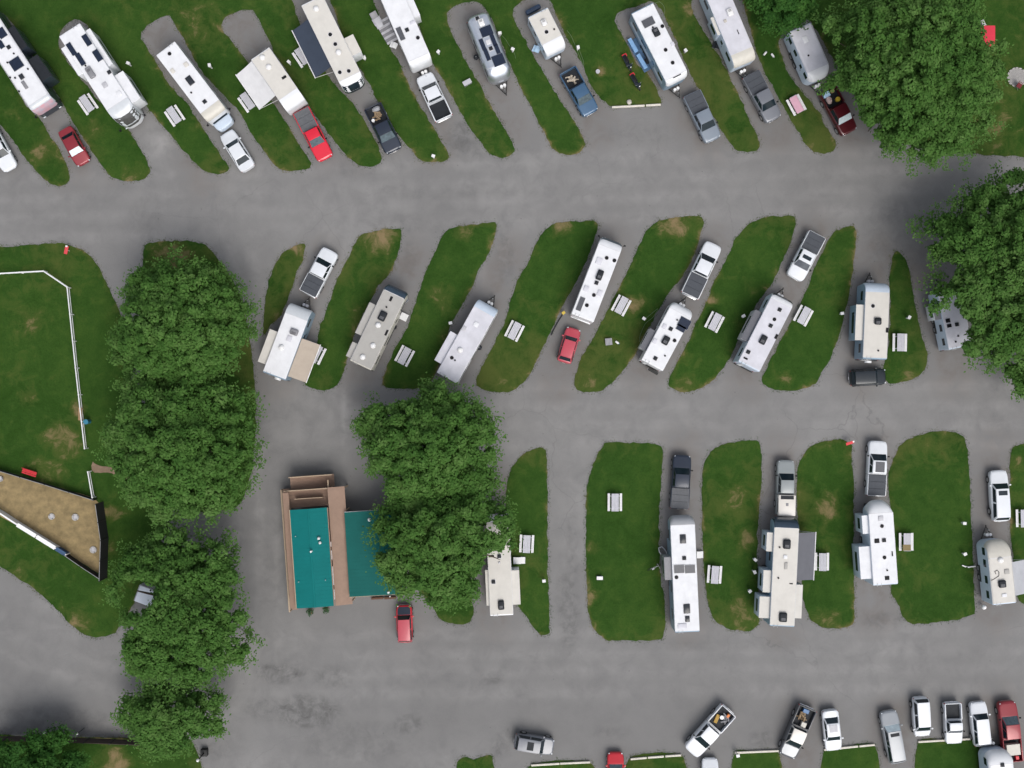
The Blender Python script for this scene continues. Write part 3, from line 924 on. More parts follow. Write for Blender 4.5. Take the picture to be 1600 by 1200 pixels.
    if truck:
        b0, b1 = X(k['xd'] + .018), X(.985)
        bl, bc = b0 - b1, (b0 + b1) / 2
        zt, zf = zb + .04, .72
        bm = bmesh.new()
        add_box(bm, (bc, 0, zf - .12), (bl, W - .16, .22), .02)
        for s in (-1, 1):
            add_box(bm, (bc, s * (W / 2 - .06), (zt + .42) / 2), (bl, .12, zt - .42), .045, 2)
        add_box(bm, (b0 - .03, 0, (zt + zf) / 2 - .02), (.06, W - .2, zt - zf), .015)
        obj('bed', bm, body_m, root)
        bx('tailgate', root, (b1 - .01, 0, (zt + .62) / 2 - .01), (.08, W - .14, zt - .62), body_m, .03)
        bx('bed_liner', root, (bc + .01, 0, zf + .012), (bl - .12, W - .27, .03), M_CHAR, .01)
        for s in (-1, 1):
            bx('taillight', root, (b1 + .0, s * (W / 2 - .06), zb - .18), (.09, .11, .30), M_RED, .015)
        if bed == 'cover' or bed == 'greycover':
            cm_ = mat('vinyl_bed_cover', (0.055, 0.062, 0.075), 0.7, var=.15) if bed == 'cover' else mat('grey_bed_cover', (0.10, 0.105, 0.115), 0.7, var=.15)
            bm = bmesh.new()
            for j in range(3):
                add_box(bm, (b0 - bl * (j + .5) / 3, 0, zt + .03), (bl / 3 - .015, W - .17, .04), .015)
            obj('bed_cover', bm, cm_, root)
        elif bed == 'cap':
            bm = bmesh.new()
            add_box(bm, (bc, 0, zt + .30), (bl, W - .06, .56), .09, 3)
            cp = obj('bed_cap', bm, PT['cream'], root)
            bx('cap_window', cp, (bc, W / 2 - .035, zt + .34), (bl * .7, .02, .26), M_GLASS, .01)
            bx('cap_window', cp, (bc, -W / 2 + .035, zt + .34), (bl * .7, .02, .26), M_GLASS, .01)
            bx('cap_vent', cp, (bc + .1, 0, zt + .60), (.30, .26, .05), M_GREYP, .02)
            bx('cap_rack', cp, (b0 - .26, 0, zt + .60), (.36, W * .72, .05), M_CHAR, .02)
        root['_bed'] = (bc, bl, W, zf + .03)
        del root['_bed']
        BEDS[label] = (root, bc, bl, W, zf + .03)
    else:
        bm = bmesh.new()
        add_box(bm, (0, 0, .30), (L * .86, W * .8, .16), .02)
        obj('underbody', bm, M_CHASSIS, root)
    return root


BEDS = {}


def in_bed(label, u, v, z=0.0):
    """world spot in the bed of a truck: u along (-1 tailgate .. 1 cab), v across"""
    root, bc, bl, W, zf = BEDS[label]
    loc = Vector((bc + u * (bl / 2 - .2), v * (W / 2 - .3), zf + z))
    return Matrix.Translation(root.location) @ Matrix.Rotation(root.rotation_euler.z, 4, 'Z') @ loc, root.rotation_euler.z


# ------------------------------------------------------------------ motorhomes and trailers
def squeeze(x, L, rf, df, rr, dr, reach=2.0):
    """pull the ends in towards the rounded plan outline"""
    a = min(max(rf * 1.6, 1.0), L * .4)
    b = min(max(rr * 1.4, .3), L * .4)
    if df and x > L / 2 - a:
        return L / 2 - a + (x - L / 2 + a) * (a - df) / a
    if dr and x < -L / 2 + b:
        return -L / 2 + b + (x + L / 2 - b) * (b - dr) / b
    return x


def shell(L, W, z0, z1, prof, rf, rr, er, keep=None, off=0.0, inset=0.0):
    """side profile [(x,z)] swept across the width; plan corners rounded rf/rr, roof edges rounded er"""
    bm = bmesh.new()
    hw = W / 2 - inset
    base = sorted({0.0, .35, .7, .88, .95, .985, 1.0} | ({.5, .6, .8} if max(rf, rr, er) > .4 else set()))
    yy = [-b for b in base[:0:-1]] + base
    rows = []
    for u in yy:
        y = u * hw

        def cut(r):
            if r <= 0: return 0.0
            e = max(0.0, abs(y) - (W / 2 - r))
            return r - math.sqrt(max(0.0, r * r - e * e))
        dz, df, dr = cut(er), cut(rf), cut(rr)
        row = []
        for x, z in prof:
            xx = squeeze(x, L, rf, df, rr, dr)
            zz = min(z, z1 - dz)
            row.append(bm.verts.new((xx + (off if x > L / 2 - 2.6 and z < z1 - .02 else 0) * (1 if x > 0 else 0), y, zz + off)))
        rows.append(row)
    k = len(prof)
    closed = keep is None
    for a, b in zip(rows, rows[1:]):
        for i in range(k if closed else k - 1):
            j = (i + 1) % k
            bm.faces.new((a[i], a[j], b[j], b[i]))
    if closed:
        bm.faces.new(rows[0][::-1]); bm.faces.new(rows[-1])
    else:
        solid(bm, 0.006)
    return bm


RVG = 'motorhomes and travel trailers on the campsites'


def rv(name, label, F, R, W=2.45, H=3.25, style='trailer', wall=None, roof=None, cap=None, cl=0.9, cd=1.3, rf=.18, rr=.08, er=.06, feats=(), slides=(), awn=None, cat=None, stripe=None,
       windows=True, glassfront=False, tongue=True, ladder=True, spare=None):
    wall, roof, cap = wall or M_WHITE, roof or M_ROOFW, cap or M_WHITE
    f, r_ = P(*F, H), P(*R, H)
    L = (f - r_).xy.length
    c = (f + r_) / 2
    rz = math.atan2(f.y - r_.y, f.x - r_.x)
    motor = style in ('motor', 'classc')
    root = thing(name, label, cat or ('motorhome' if motor else 'trailer'), (c.x, c.y, 0), rz, RVG)
    inv = Matrix.Rotation(-rz, 3, 'Z')

    def loc(px, py, h=H):
        q = P(px, py, h) - Vector((c.x, c.y, 0))
        return inv @ q
    z0 = .55
    if style == 'fifth':
        low = [(L / 2 - .25, z0 + 1.15), (L / 2 - 2.35, z0 + 1.15), (L / 2 - 2.6, z0)]
    else:
        low = [(L / 2 - .12, z0 + .0)]
    arc = [(L / 2 - cl + cl * math.sin(a), H - cd + cd * math.cos(a)) for a in np.linspace(0, math.pi / 2, 7)]
    rtop = .10 if er < .3 else .7
    rarc = [(-L / 2 + rtop - rtop * math.cos(a), H - rtop + rtop * math.sin(a)) for a in np.linspace(0, math.pi / 2, 4 if er < .3 else 6)]
    prof = [(-L / 2, z0)] + rarc + arc + low
    prof = [p for i, p in enumerate(prof) if i == 0 or (Vector(p) - Vector(prof[i - 1])).length > 1e-4]
    body = obj('body', shell(L, W, z0, H, prof, rf, rr, er), wall, root, merge=.002, sm=40)
    # roof skin
    n_ = 2
    rp_ = [(-L / 2 + rtop + .03 + (L - rtop - cl - .04) * t, H) for t in np.linspace(0, 1, 5)]
    obj('roof', shell(L, W, z0, H, rp_, 0, 0, max(er, .05), keep=1, off=.014, inset=.03), roof, root, sm=60)
    if cl > .2:
        obj('front_cap', shell(L, W, z0, H, arc, rf, 0, max(er, .05), keep=1, off=.016, inset=.012), cap, root, sm=60, merge=.001)
        bx('roof_seam', root, (L / 2 - cl - .01, 0, H + .016), (.05, W - .25, .012), M_TRIM, .004)
    for s in (-1, 1):
        if er < .3:
            bx('roof_edge_rail', root, ((-cl + rtop) / 2, s * (W / 2 - .012), H - .035), (L - cl - rtop, .03, .045), M_TRIM, .01)
    if stripe:
        for s in (-1, 1):
            bx('side_stripe', root, (-.2, s * (W / 2 + .004), 1.5), (L * .86, .012, .55), stripe, .004)
    # slide-outs: (x0px,y0px,x1px,y1px outer roof edge, material)
    blocked = {1: [], -1: []}
    for sl_ in slides:
        ax, ay, bx_, by, = sl_[:4]
        rm = sl_[4] if len(sl_) > 4 else roof
        wm = sl_[5] if len(sl_) > 5 else wall
        sh = H - .32
        a, b = loc(ax, ay, sh), loc(bx_, by, sh)
        xm0, xm1 = sorted((a.x, b.x))
        yo = (a.y + b.y) / 2
        s = 1 if yo > 0 else -1
        yo = s * min(max(abs(yo), W / 2 + .30), W / 2 + 1.1)
        dep = abs(yo) - W / 2
        blocked[s].append((xm0 - .3, xm1 + .3))
        bm = bmesh.new()
        add_box(bm, ((xm0 + xm1) / 2, s * (W / 2 + dep / 2 - .02), (sh + .85) / 2), (xm1 - xm0, dep + .04, sh - .85), .03, 2)
        so = obj('slide_out', bm, wm, root)
        bx('slide_roof', so, ((xm0 + xm1) / 2, s * (W / 2 + dep / 2 + .01), sh + .012), (xm1 - xm0 + .04, dep + .02, .03), rm, .01)
        if xm1 - xm0 > 1.2:
            bx('slide_window', so, ((xm0 + xm1) / 2, s * (W / 2 + dep + .002), 2.05), ((xm1 - xm0) * .6, .03, .7), M_GLASS, .01)
    # awning: outer edge (x0,y0,x1,y1), material
    if awn:
        ax, ay, bx_, by, am = awn[:5]
        zo = 2.15
        a, b = loc(ax, ay, zo), loc(bx_, by, zo)
        s = 1 if (a.y + b.y) > 0 else -1
        xm0, xm1 = sorted((a.x, b.x))
        yo = (a.y + b.y) / 2
        zi = H - .28
        bm = bmesh.new()
        nn = 6
        g = []
        for i in range(nn + 1):
            t = i / nn
            y = s * (W / 2 + .03) + (yo - s * (W / 2 + .03)) * t
            g.append([bm.verts.new((xm0 + (xm1 - xm0) * j / 5, y, zi + (zo - zi) * t - .10 * math.sin(math.pi * t) - .025 * math.sin(math.pi * j / 5))) for j in range(6)])
        for u, v in zip(g, g[1:]):
            for j in range(5):
                bm.faces.new((u[j], u[j + 1], v[j + 1], v[j]))
        solid(bm, 0.012)
        aw = obj('awning', bm, am, root, sm=60)
        cy('awning_roller', aw, ((xm0 + xm1) / 2, yo, zo), .05, xm1 - xm0 + .1, M_WPLAST, 10, rot=(0, math.pi / 2, 0))
        for xe in (xm0 + .02, xm1 - .02):
            bm = bmesh.new()
            add_tube(bm, [(xe, yo, zo - .03), (xe, s * (W / 2 + .02), 1.25)], .022, 6)
            obj('awning_arm', bm, M_WPLAST, aw)
    # windows and door
    if windows:
        for s in (-1, 1):
            for t in (-.36, -.12, .14, .33):
                x = t * L
                if any(p < x < q for p, q in blocked[s]) or (motor and t > .3 and False):
                    continue
                if s == -1 and t == .14:
                    d_ = bx('door', root, (x, s * (W / 2 + .004), 1.62), (.72, .035, 1.9), wall, .012)
                    bx('door_window', d_, (0, s * .02, .45), (.42, .012, .55), M_GLASS, .005)
                    bx('door_handle', d_, (.26, s * .03, -.1), (.06, .04, .14), M_BLACK, .01)
                    continue
                bx('window', root, (x, s * (W / 2 + .002), 2.15), (min(1.1, L * .12), .03, .62), M_GLASS, .012)
    # roof fittings given by where they sit in the photograph
    for ft in feats:
        ty, px, py = ft[:3]
        q = loc(px, py)
        z = H + .01
        if abs(q.y) > W / 2 - .12:
            q.y = math.copysign(W / 2 - .12, q.y)
        x, y = q.x, q.y
        if ty == 'vent':
            o_ = bx('roof_vent', root, (x, y, z + .06), (.38, .38, .12), M_CHAR, .04)
            bx('vent_base', o_, (0, 0, -.055), (.48, .48, .02), M_TRIM, .005)
        elif ty == 'dot':
            o_ = cy('vent_cap', root, (x, y, z + .06), .20, .12, M_BLACK, 14, .14)
            cy('vent_flange', o_, (0, 0, -.055), .24, .012, M_TRIM, 14)
        elif ty == 'small':
            cy('vent_pipe', root, (x, y, z + .05), .09, .12, M_BLACK, 10)
        elif ty in ('ac', 'acg', 'acw'):
            m = {'ac': M_CHAR, 'acg': M_GREYP, 'acw': M_WPLAST}[ty]
            sx, sy = (ft[3], ft[4]) if len(ft) > 4 else (.95, .68)
            bm = bmesh.new()
            add_box(bm, (0, 0, .15), (sx, sy, .30), .13, 3)
            o_ = obj('air_conditioner', bm, m, root, (x, y, z))
            for j in (-1, 0, 1):
                bx('grille_slot', o_, (-sx * .18 + j * .09, 0, .302), (.035, sy * .55, .014), M_BLACK if ty != 'ac' else M_GREYP, .004)
        elif ty in ('solar', 'solarg'):
            sx, sy = ft[3], ft[4]
            o_ = bx('solar_panel', root, (x, y, z + .07), (sx, sy, .035), M_SOLAR if ty == 'solar' else M_SOLARG, .006)
            bm = bmesh.new()
            for s in (-1, 1):
                add_box(bm, (s * sx / 2, 0, -.012), (.035, sy + .035, .05), .005)
                add_box(bm, (0, s * sy / 2, -.014), (sx, .035, .048), .005)
            for i in (-1, 1):
                for j in (-1, 1):
                    add_box(bm, (i * sx * .38, j * sy * .38, -.045), (.06, .06, .055))
            obj('panel_frame', bm, M_STEEL, o_)
        elif ty == 'sky':
            sx, sy = (ft[3], ft[4]) if len(ft) > 4 else (.7, .55)
            bm = bmesh.new()
            add_box(bm, (0, 0, .05), (sx, sy, .12), .055, 3)
            o_ = obj('skylight', bm, mat('smoked_skylight', (0.028, 0.032, 0.040), .15, var=.25, spec=.35), root, (x, y, z))
            bx('skylight_flange', o_, (0, 0, .0), (sx + .1, sy + .1, .02), M_TRIM, .005)
        elif ty == 'hatch':
            sx, sy = (ft[3], ft[4]) if len(ft) > 4 else (.5, .3)
            bx('roof_hatch', root, (x, y, z + .03), (sx, sy, .06), M_BLACK, .02)
        elif ty == 'dome':
            dome('satellite_dome', root, (x, y, z + .06), .30, .22, M_WPLAST)
        elif ty == 'pale':
            sx, sy = (ft[3], ft[4]) if len(ft) > 4 else (.6, .5)
            bx('roof_vent', root, (x, y, z + .05), (sx, sy, .10), M_LGREY if len(ft) < 6 else ft[5], .04)
        elif ty == 'cable':
            bm = bmesh.new()
            add_tube(bm, [(x, y, z + .02), (x + .25, y + .1, z + .03), (x + .4, y - .15, z + .02), (x + .15, y - .32, z + .03), (x - .2, y - .28, z + .02), (x - .45, y + .2, z + .02), (x - .6, y + .55, z + .02)], .035, 6)
            obj('coax_cable', bm, M_BLACK, root)
    # rear
    bx('bumper', root, (-L / 2 - .06, 0, .60), (.12, W * .9, .16), M_CHASSIS if not motor else wall, .03)
    for s in (-1, 1):
        bx('taillight', root, (-L / 2 - .012, s * W * .42, 1.05), (.03, .12, .34), M_RED, .01)
    if ladder:
        bm = bmesh.new()
        for s in (-.2, .2):
            add_tube(bm, [(-L / 2 - .09, W * .26 + s, .9), (-L / 2 - .09, W * .26 + s, H + .05), (-L / 2 + .25, W * .26 + s, H + .08)], .018, 5)
        for j in range(8):
            add_tube(bm, [(-L / 2 - .09, W * .26 - .2, 1.0 + j * .29), (-L / 2 - .09, W * .26 + .2, 1.0 + j * .29)], .014, 5)
        obj('ladder', bm, M_STEEL, root)
    if spare:
        o_ = cy('spare_tyre_cover', root, (-L / 2 - .24, 0, 1.15), .36, .22, spare, 20, rot=(0, math.pi / 2, 0))
        bx('spare_bracket', root, (-L / 2 - .08, 0, 1.0), (.16, .12, .5), M_CHASSIS, .01)
    # windscreen or nose window lying on the front curve
    if style == 'motor' or glassfront:
        # windscreen set into the front
        xg, zg = L / 2, 2.15
        bm = bmesh.new()
        g = []
        for i, a in enumerate(np.linspace(math.radians(40), math.pi / 2, 5)):
            row = []
            for u in (-.92, -.75, -.4, 0, .4, .75, .92):
                y = u * W / 2
                e = max(0.0, abs(y) - (W / 2 - rf)) if rf > 0 else 0
                df = rf - math.sqrt(max(0.0, rf * rf - e * e)) if rf > 0 else 0
                row.append(bm.verts.new((squeeze(L / 2 - cl + cl * math.sin(a), L, rf, df, 0, 0) + .030, y, H - cd + cd * math.cos(a) + .024 - (.5 if i == 4 else 0))))
            g.append(row)
        for u, v in zip(g, g[1:]):
            for i in range(6):
                bm.faces.new((u[i], u[i + 1], v[i + 1], v[i]))
        solid(bm, 0.01)
        obj('windshield' if style == 'motor' else 'nose_window', bm, glassfront or M_GLASS, root, sm=50)
    # running gear
    bm = bmesh.new()
    add_box(bm, (-.1, 0, .48), (L * .90, W * .55, .18), .02)
    obj('chassis', bm, M_CHASSIS, root)
    if motor:
        for x in (L * .5 - 1.35, -L * .22):
            for s in (-1, 1):
                wheel(root, x, s * (W / 2 - .16), .45, .30, s)
        for s in (-1, 1):
            bx('headlight', root, (L / 2 - .02 - (rf - math.sqrt(max(0, rf * rf - max(0, W * .38 - (W / 2 - rf)) ** 2)) if rf else 0), s * W * .38, .95), (.07, .30, .18), M_LAMP, .03)
        for s in (-1, 1):
            m_ = bx('mirror', root, (L / 2 - .05, s * (W / 2 + .22), 2.0), (.12, .20, .34), M_BLACK, .03)
            bx('mirror_arm', m_, (-.1, -s * .12, .1), (.24, .06, .05), M_BLACK, .01, rz=s * .6)
        if style == 'classc':
            bm = bmesh.new()
            hl = .95
            w0, w1 = W * .43, W * .34
            pts = [(L / 2 - .3, w0), (L / 2 + hl * .6, w0 * .97), (L / 2 + hl * .92, w1), (L / 2 + hl, w1 * .6)]
            pts = pts + [(x, -y) for x, y in pts[::-1]]
            add_prism(bm, pts, .55, 1.35)
            bmesh.ops.bevel(bm, geom=[e for e in bm.edges if max(v.co.z for v in e.verts) > 1.3], offset=.10, segments=3, profile=.5, affect='EDGES')
            obj('hood', bm, M_PALESHADE if wall is not M_CREAM else wall, root)
            bx('windshield', root, (L / 2 - .12, 0, 1.72), (.06, W * .76, .72), M_GLASS, .02, ry=-.45)
            for s in (-1, 1):
                bx('fender_lamp', root, (L / 2 + hl * .93, s * w1 * .8, 1.05), (.08, .3, .18), M_LAMP, .03)
            wheel(root, L / 2 + .3, W / 2 - .30, .40, .24, 1)
            wheel(root, L / 2 + .3, -W / 2 + .30, .40, .24, -1)
    else:
        for x in (-L * .06 - .48, -L * .06 + .48) if L > 5.5 else (-.2,):
            for s in (-1, 1):
                wheel(root, x, s * (W / 2 - .14), .36, .22, s)
        for s in (-1, 1):
            if L > 5.5:
                bx('wheel_arch', root, (-L * .06, s * (W / 2 + .008), .78), (1.75, .04, .34), M_CHASSIS, .015)
        if style == 'trailer' and tongue:
            bm = bmesh.new()
            for s in (-1, 1):
                add_tube(bm, [(L / 2 - .5, s * .75, .50), (L / 2 + 1.05, s * .05, .50)], .055, 6)
            add_box(bm, (L / 2 + 1.12, 0, .53), (.30, .12, .12), .02)
            tg = obj('tow_tongue', bm, M_CHASSIS, root)
            for s in (-1, 1):
                cy('gas_bottle', root, (L / 2 + .32, s * .17, .82), .155, .50, M_WPLAST if spare is None else M_LGREY, 14)
            cy('tongue_jack', root, (L / 2 + .82, 0, .62), .04, 1.1, M_STEEL, 8)
        elif style == 'fifth':
            bx('king_pin', root, (L / 2 - 1.1, 0, 1.42), (.4, .5, .55), M_CHASSIS, .03)
            for s in (-1, 1):
                bx('landing_leg', root, (L / 2 - 2.7, s * .8, .32), (.10, .10, .64), M_STEEL, .01)
    return root

# ------------------------------------------------------------------ motorhomes and trailers, top row
TR = 'travel_trailer'
A_TAN = fabric_material('tan_awning_cloth', (0.42, 0.36, 0.30))
A_NAVY = fabric_material('slate_navy_awning_cloth', (0.045, 0.058, 0.085))
A_GREY = fabric_material('grey_awning_cloth', (0.135, 0.138, 0.155))
A_WHITE = fabric_material('white_awning_cloth', (0.62, 0.62, 0.63))
A_SILV = fabric_material('silver_awning_cloth', (0.42, 0.43, 0.46))
M_PINKSH = mat('pink_and_silver_sunshade', (0.55, 0.27, 0.30), 0.3, 0.1, var=.4, scale=1.2, dirt=(0.42, 0.46, 0.55))

rv('motorhome', 'dark sided motorhome with solar roof and pinkish windshield shade at left edge', (66, 166), (-30, 18), 2.5, 3.4, 'motor', wall=M_DARKWALL, cap=M_SILVERCAP, cl=.75, cd=1.0, rf=.35, er=.28,
   glassfront=M_PINKSH, slides=[(22, 40, 42, 72, M_CHAR, M_DARKWALL), (60, 84, 80, 118, M_CHAR, M_DARKWALL)],
   feats=[('solar', 26, 100, 1.15, 1.15), ('sky', 34, 120, .55, .45), ('pale', 39, 133, .9, .35, M_GREYP), ('solar', 3, 52, 1.0, .8), ('solar', 2, 70, .8, .5), ('vent', 14, 74), ('small', 22, 84), ('small', 15, 122), ('small', 24, 122),
          ('small', 12, 98), ('small', 30, 143), ('small', 44, 108)])
rv('motorhome', 'long white motorhome with four dark solar panels, second from left in top row', (199, 187), (108, 46), 2.5, 3.5, 'motor', cap=M_SILVERCAP, cl=1.9, cd=1.5, rf=1.0, glassfront=mat('smoked_windscreen', (0.075, 0.075, 0.072), .15, var=.2, spec=.5),
   slides=[(95, 77, 124, 118), (138, 46, 178, 98), (190, 112, 221, 152)],
   feats=[('solar', 112, 77, 1.35, .5), ('solar', 126, 93, 1.35, .5), ('solar', 136, 63, 1.2, .55), ('solar', 153, 87, 1.2, .6), ('acg', 142, 114, 1.25, .62), ('vent', 171, 113), ('small', 134, 103), ('pale', 164, 133, .55, .5), ('pale', 186, 146, .5, .5, M_ROOFW)])
rv('motorhome', 'white motorhome with a cream front cap and short white hood, third in top row', (337, 179), (258, 75), 2.35, 3.2, 'classc', cap=M_CREAM, cl=1.0, cd=.5, rf=.25,
   feats=[('dot', 265, 84), ('sky', 297, 126, .95, .62), ('vent', 320, 159), ('pale', 291, 101, .5, .45, M_ROOFC), ('pale', 270, 111, .5, .4, M_ROOFC), ('small', 299, 145)])
rv(TR, 'cream roofed trailer with a white awning out, behind the red pickup', (461, 163), (406, 83), 2.25, 3.1, 'trailer', roof=M_ROOFC, cl=1.25, cd=.6, rf=.1,
   awn=(369, 117, 405, 171, A_WHITE), feats=[('dome', 420, 105), ('dome', 410, 90), ('hatch', 444, 121, .25, .5)])
rv('fifth_wheel_trailer', 'long cream trailer with a big dark navy awning in the top row', (553, 134), (487, 0), 2.4, 3.4, 'fifth', roof=M_ROOFC, cap=M_WHITE, cl=1.0, cd=1.3, rf=.7, glassfront=M_GLASS,
   awn=(457, 48, 492, 122, A_NAVY), slides=[(551, 54, 565, 80)], feats=[('dot', 516, 54), ('dot', 524, 69), ('dot', 531, 113), ('dot', 545, 111), ('dome', 494, 14), ('dome', 529, 82)])
rv(TR, 'white trailer cut by the top edge, in front of a white pickup', (658, 98), (603, -28), 2.35, 3.2, 'trailer', cl=.6, cd=.7, rf=.3, slides=[(637, -22, 656, 24)],
   feats=[('solarg', 626, 53, 1.35, .5), ('vent', 636, 47), ('dot', 653, 59), ('pale', 645, 35, .3, .6, M_ROOFL)])
rv(TR, 'silver bullet shaped aluminium trailer with dark solar panels', (784, 121), (744, 20), 2.45, 2.95, 'trailer', wall=M_ALU, roof=M_ALU, cap=M_ALU, cl=1.3, cd=1.4, rf=.9, rr=.8, er=.75,
   ladder=False, feats=[('solar', 760, 49, 1.0, 1.2), ('solar', 779, 94, 1.1, 1.2), ('solar', 754, 70, 1.2, .42), ('solar', 761, 86, 1.2, .42), ('solar', 771, 63, 1.2, .42), ('solar', 777, 77, 1.0, .42),
                        ('pale', 763, 66, .5, .5, M_TRIM), ('vent', 767, 76), ('vent', 746, 29), ('acw', 752, 36, .8, .6)])
rv(TR, 'small cream roofed trailer with white gas bottles, ahead of the blue pickup', (870, 78), (840, 19), 2.25, 2.75, 'trailer', wall=M_PALESHADE, roof=M_ROOFC, cl=1.1, cd=.8, rf=.25, feats=[('dot', 854, 50), ('acw', 850, 36, .7, .55), ('small', 866, 46)])
rv(TR, 'clean white trailer with a grey solar panel beside the blue mat', (1060, 125), (1003, 12), 2.45, 3.2, 'trailer', wall=M_SHADEWALL, cl=.5, cd=.8, rf=.35, stripe=M_PALESHADE,
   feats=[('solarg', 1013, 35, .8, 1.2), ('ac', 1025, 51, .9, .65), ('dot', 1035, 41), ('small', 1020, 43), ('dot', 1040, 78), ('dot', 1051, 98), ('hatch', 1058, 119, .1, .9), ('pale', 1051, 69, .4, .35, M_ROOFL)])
rv(TR, 'lilac white trailer with beige nose cut by the top edge, next to the grey pickup', (1166, 97), (1116, -22), 2.4, 3.1, 'trailer', wall=M_PALESHADE, roof=M_ROOFL, cap=M_CREAM, cl=1.2, cd=.7, rf=.2,
   slides=[(1111, 28, 1122, 55, M_ROOFC, M_PALESHADE)], feats=[('pale', 1133, 33, .3, .3, M_STONE), ('hatch', 1153, 50, .5, .08), ('acw', 1140, 20, .8, .6)])
rv(TR, 'white trailer with rounded nose under the big top right tree', (1284, 121), (1250, 42), 2.4, 2.9, 'trailer', wall=M_PALESHADE, roof=M_ROOFL, cl=1.0, cd=.9, rf=.75, er=.18, feats=[('small', 1263, 87), ('pale', 1258, 62, .7, .5, M_ROOFW)])

# ------------------------------------------------------------------ middle row
rv(TR, 'white trailer with silver nose and tan awning at the left of the middle row', (469, 479), (428, 588), 2.45, 3.2, 'trailer', wall=M_SHADEWALL, cap=M_SILVERCAP, cl=1.1, cd=.8, rf=.15,
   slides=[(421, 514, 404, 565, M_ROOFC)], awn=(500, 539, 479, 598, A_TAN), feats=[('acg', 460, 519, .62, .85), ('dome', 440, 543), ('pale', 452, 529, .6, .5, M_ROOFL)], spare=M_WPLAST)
rv('fifth_wheel_trailer', 'grey roofed trailer with dark navy front and two slide outs', (621, 449), (563, 571), 2.35, 3.4, 'fifth', wall=M_CREAM, roof=M_ROOFG, cap=M_NAVYCAP, cl=.75, cd=1.0, rf=.35,
   slides=[(577, 472, 556, 520, M_ROOFG), (551, 534, 541, 556, M_ROOFG)], feats=[('ac', 598, 494, 1.0, .75), ('hatch', 611, 467, .5, .25), ('small', 604, 480), ('hatch', 604, 520, .6, .22), ('dome', 591, 508), ('dome', 583, 540), ('dome', 567, 558)])
rv(TR, 'plain white trailer with pale blue nose touching the centre tree', (763, 475), (698, 591), 2.35, 3.2, 'trailer', roof=M_ROOFL, cap=M_PALESHADE, cl=.9, cd=.9, rf=.2, slides=[(703, 517, 680, 563, M_ROOFL)],
   feats=[('dot', 706, 559), ('small', 711, 563), ('dome', 719, 547), ('pale', 725, 513, .5, .4), ('pale', 744, 507, .5, .5, M_ROOFW)])
rv('motorhome', 'white motorhome with round nose towing the small red car', (958, 373), (910, 497), 2.4, 3.3, 'motor', cap=M_WHITE, cl=1.0, cd=1.2, rf=.45, glassfront=M_GLASSL,
   feats=[('dot', 948, 403), ('dot', 960, 407), ('ac', 937, 430, 1.05, .62), ('vent', 932, 442), ('dot', 928, 461), ('dot', 917, 477), ('solarg', 907, 475, 1.4, .5), ('pale', 936, 408, .7, .6, M_ROOFL), ('pale', 916, 451, .6, .5, M_ROOFL), ('pale', 937, 458, .6, .5, M_ROOFL)])
rv(TR, 'white trailer with a black panel patch on its roof near the nose', (1069, 478), (1019, 571), 2.45, 3.2, 'trailer', cl=.8, cd=.9, rf=.5, slides=[(1016, 513, 1000, 543, A_GREY)],
   feats=[('solar', 1069, 505, 1.0, 1.15), ('solar', 1064, 513, .6, .9), ('small', 1058, 500), ('vent', 1048, 514), ('ac', 1040, 532, .9, .68), ('dot', 1054, 532), ('vent', 1024, 560), ('small', 1039, 556), ('pale', 1038, 510, .5, .4, M_ROOFL), ('pale', 1023, 533, .5, .4, M_ROOFL)])
rv(TR, 'white trailer with black window band on its nose and grey slide topper', (1226, 463), (1170, 573), 2.4, 3.25, 'trailer', wall=M_PALESHADE, roof=M_ROOFL, cap=M_WHITE, cl=.75, cd=.9, rf=.4, glassfront=M_GLASS, slides=[(1181, 484, 1158, 528, A_GREY, M_LGREY)],
   feats=[('vent', 1218, 484), ('dot', 1210, 499), ('vent', 1204, 509), ('ac', 1192, 531, .95, .65), ('vent', 1169, 550), ('hatch', 1165, 560, .18, .45), ('hatch', 1213, 526, .5, .25)])
rv(TR, 'cream roofed trailer with shade tinted side facing the road, last of the middle row', (1372, 441), (1367, 561), 2.45, 3.25, 'trailer', wall=M_SHADEWALL, roof=M_ROOFC, cap=M_PALESHADE, cl=1.0, cd=1.0, rf=.25, slides=[(1338, 476, 1336, 531, M_ROOFC, M_SHADEWALL)],
   feats=[('dot', 1364, 478), ('ac', 1371, 502, .7, .7), ('hatch', 1387, 516, .5, .25), ('small', 1372, 548)], spare=M_WPLAST)
rv(TR, 'white trailer half hidden under the right hand tree', (1483, 452), (1501, 543), 2.4, 3.1, 'trailer', wall=M_PALESHADE, roof=M_ROOFL, cl=.6, cd=.8, rf=.2, slides=[(1456, 478, 1463, 500, M_GREYP, M_WHITE)],
   feats=[('hatch', 1481, 501, .4, .45), ('hatch', 1483, 509, .35, .45), ('vent', 1495, 507), ('small', 1497, 525), ('small', 1493, 534)])

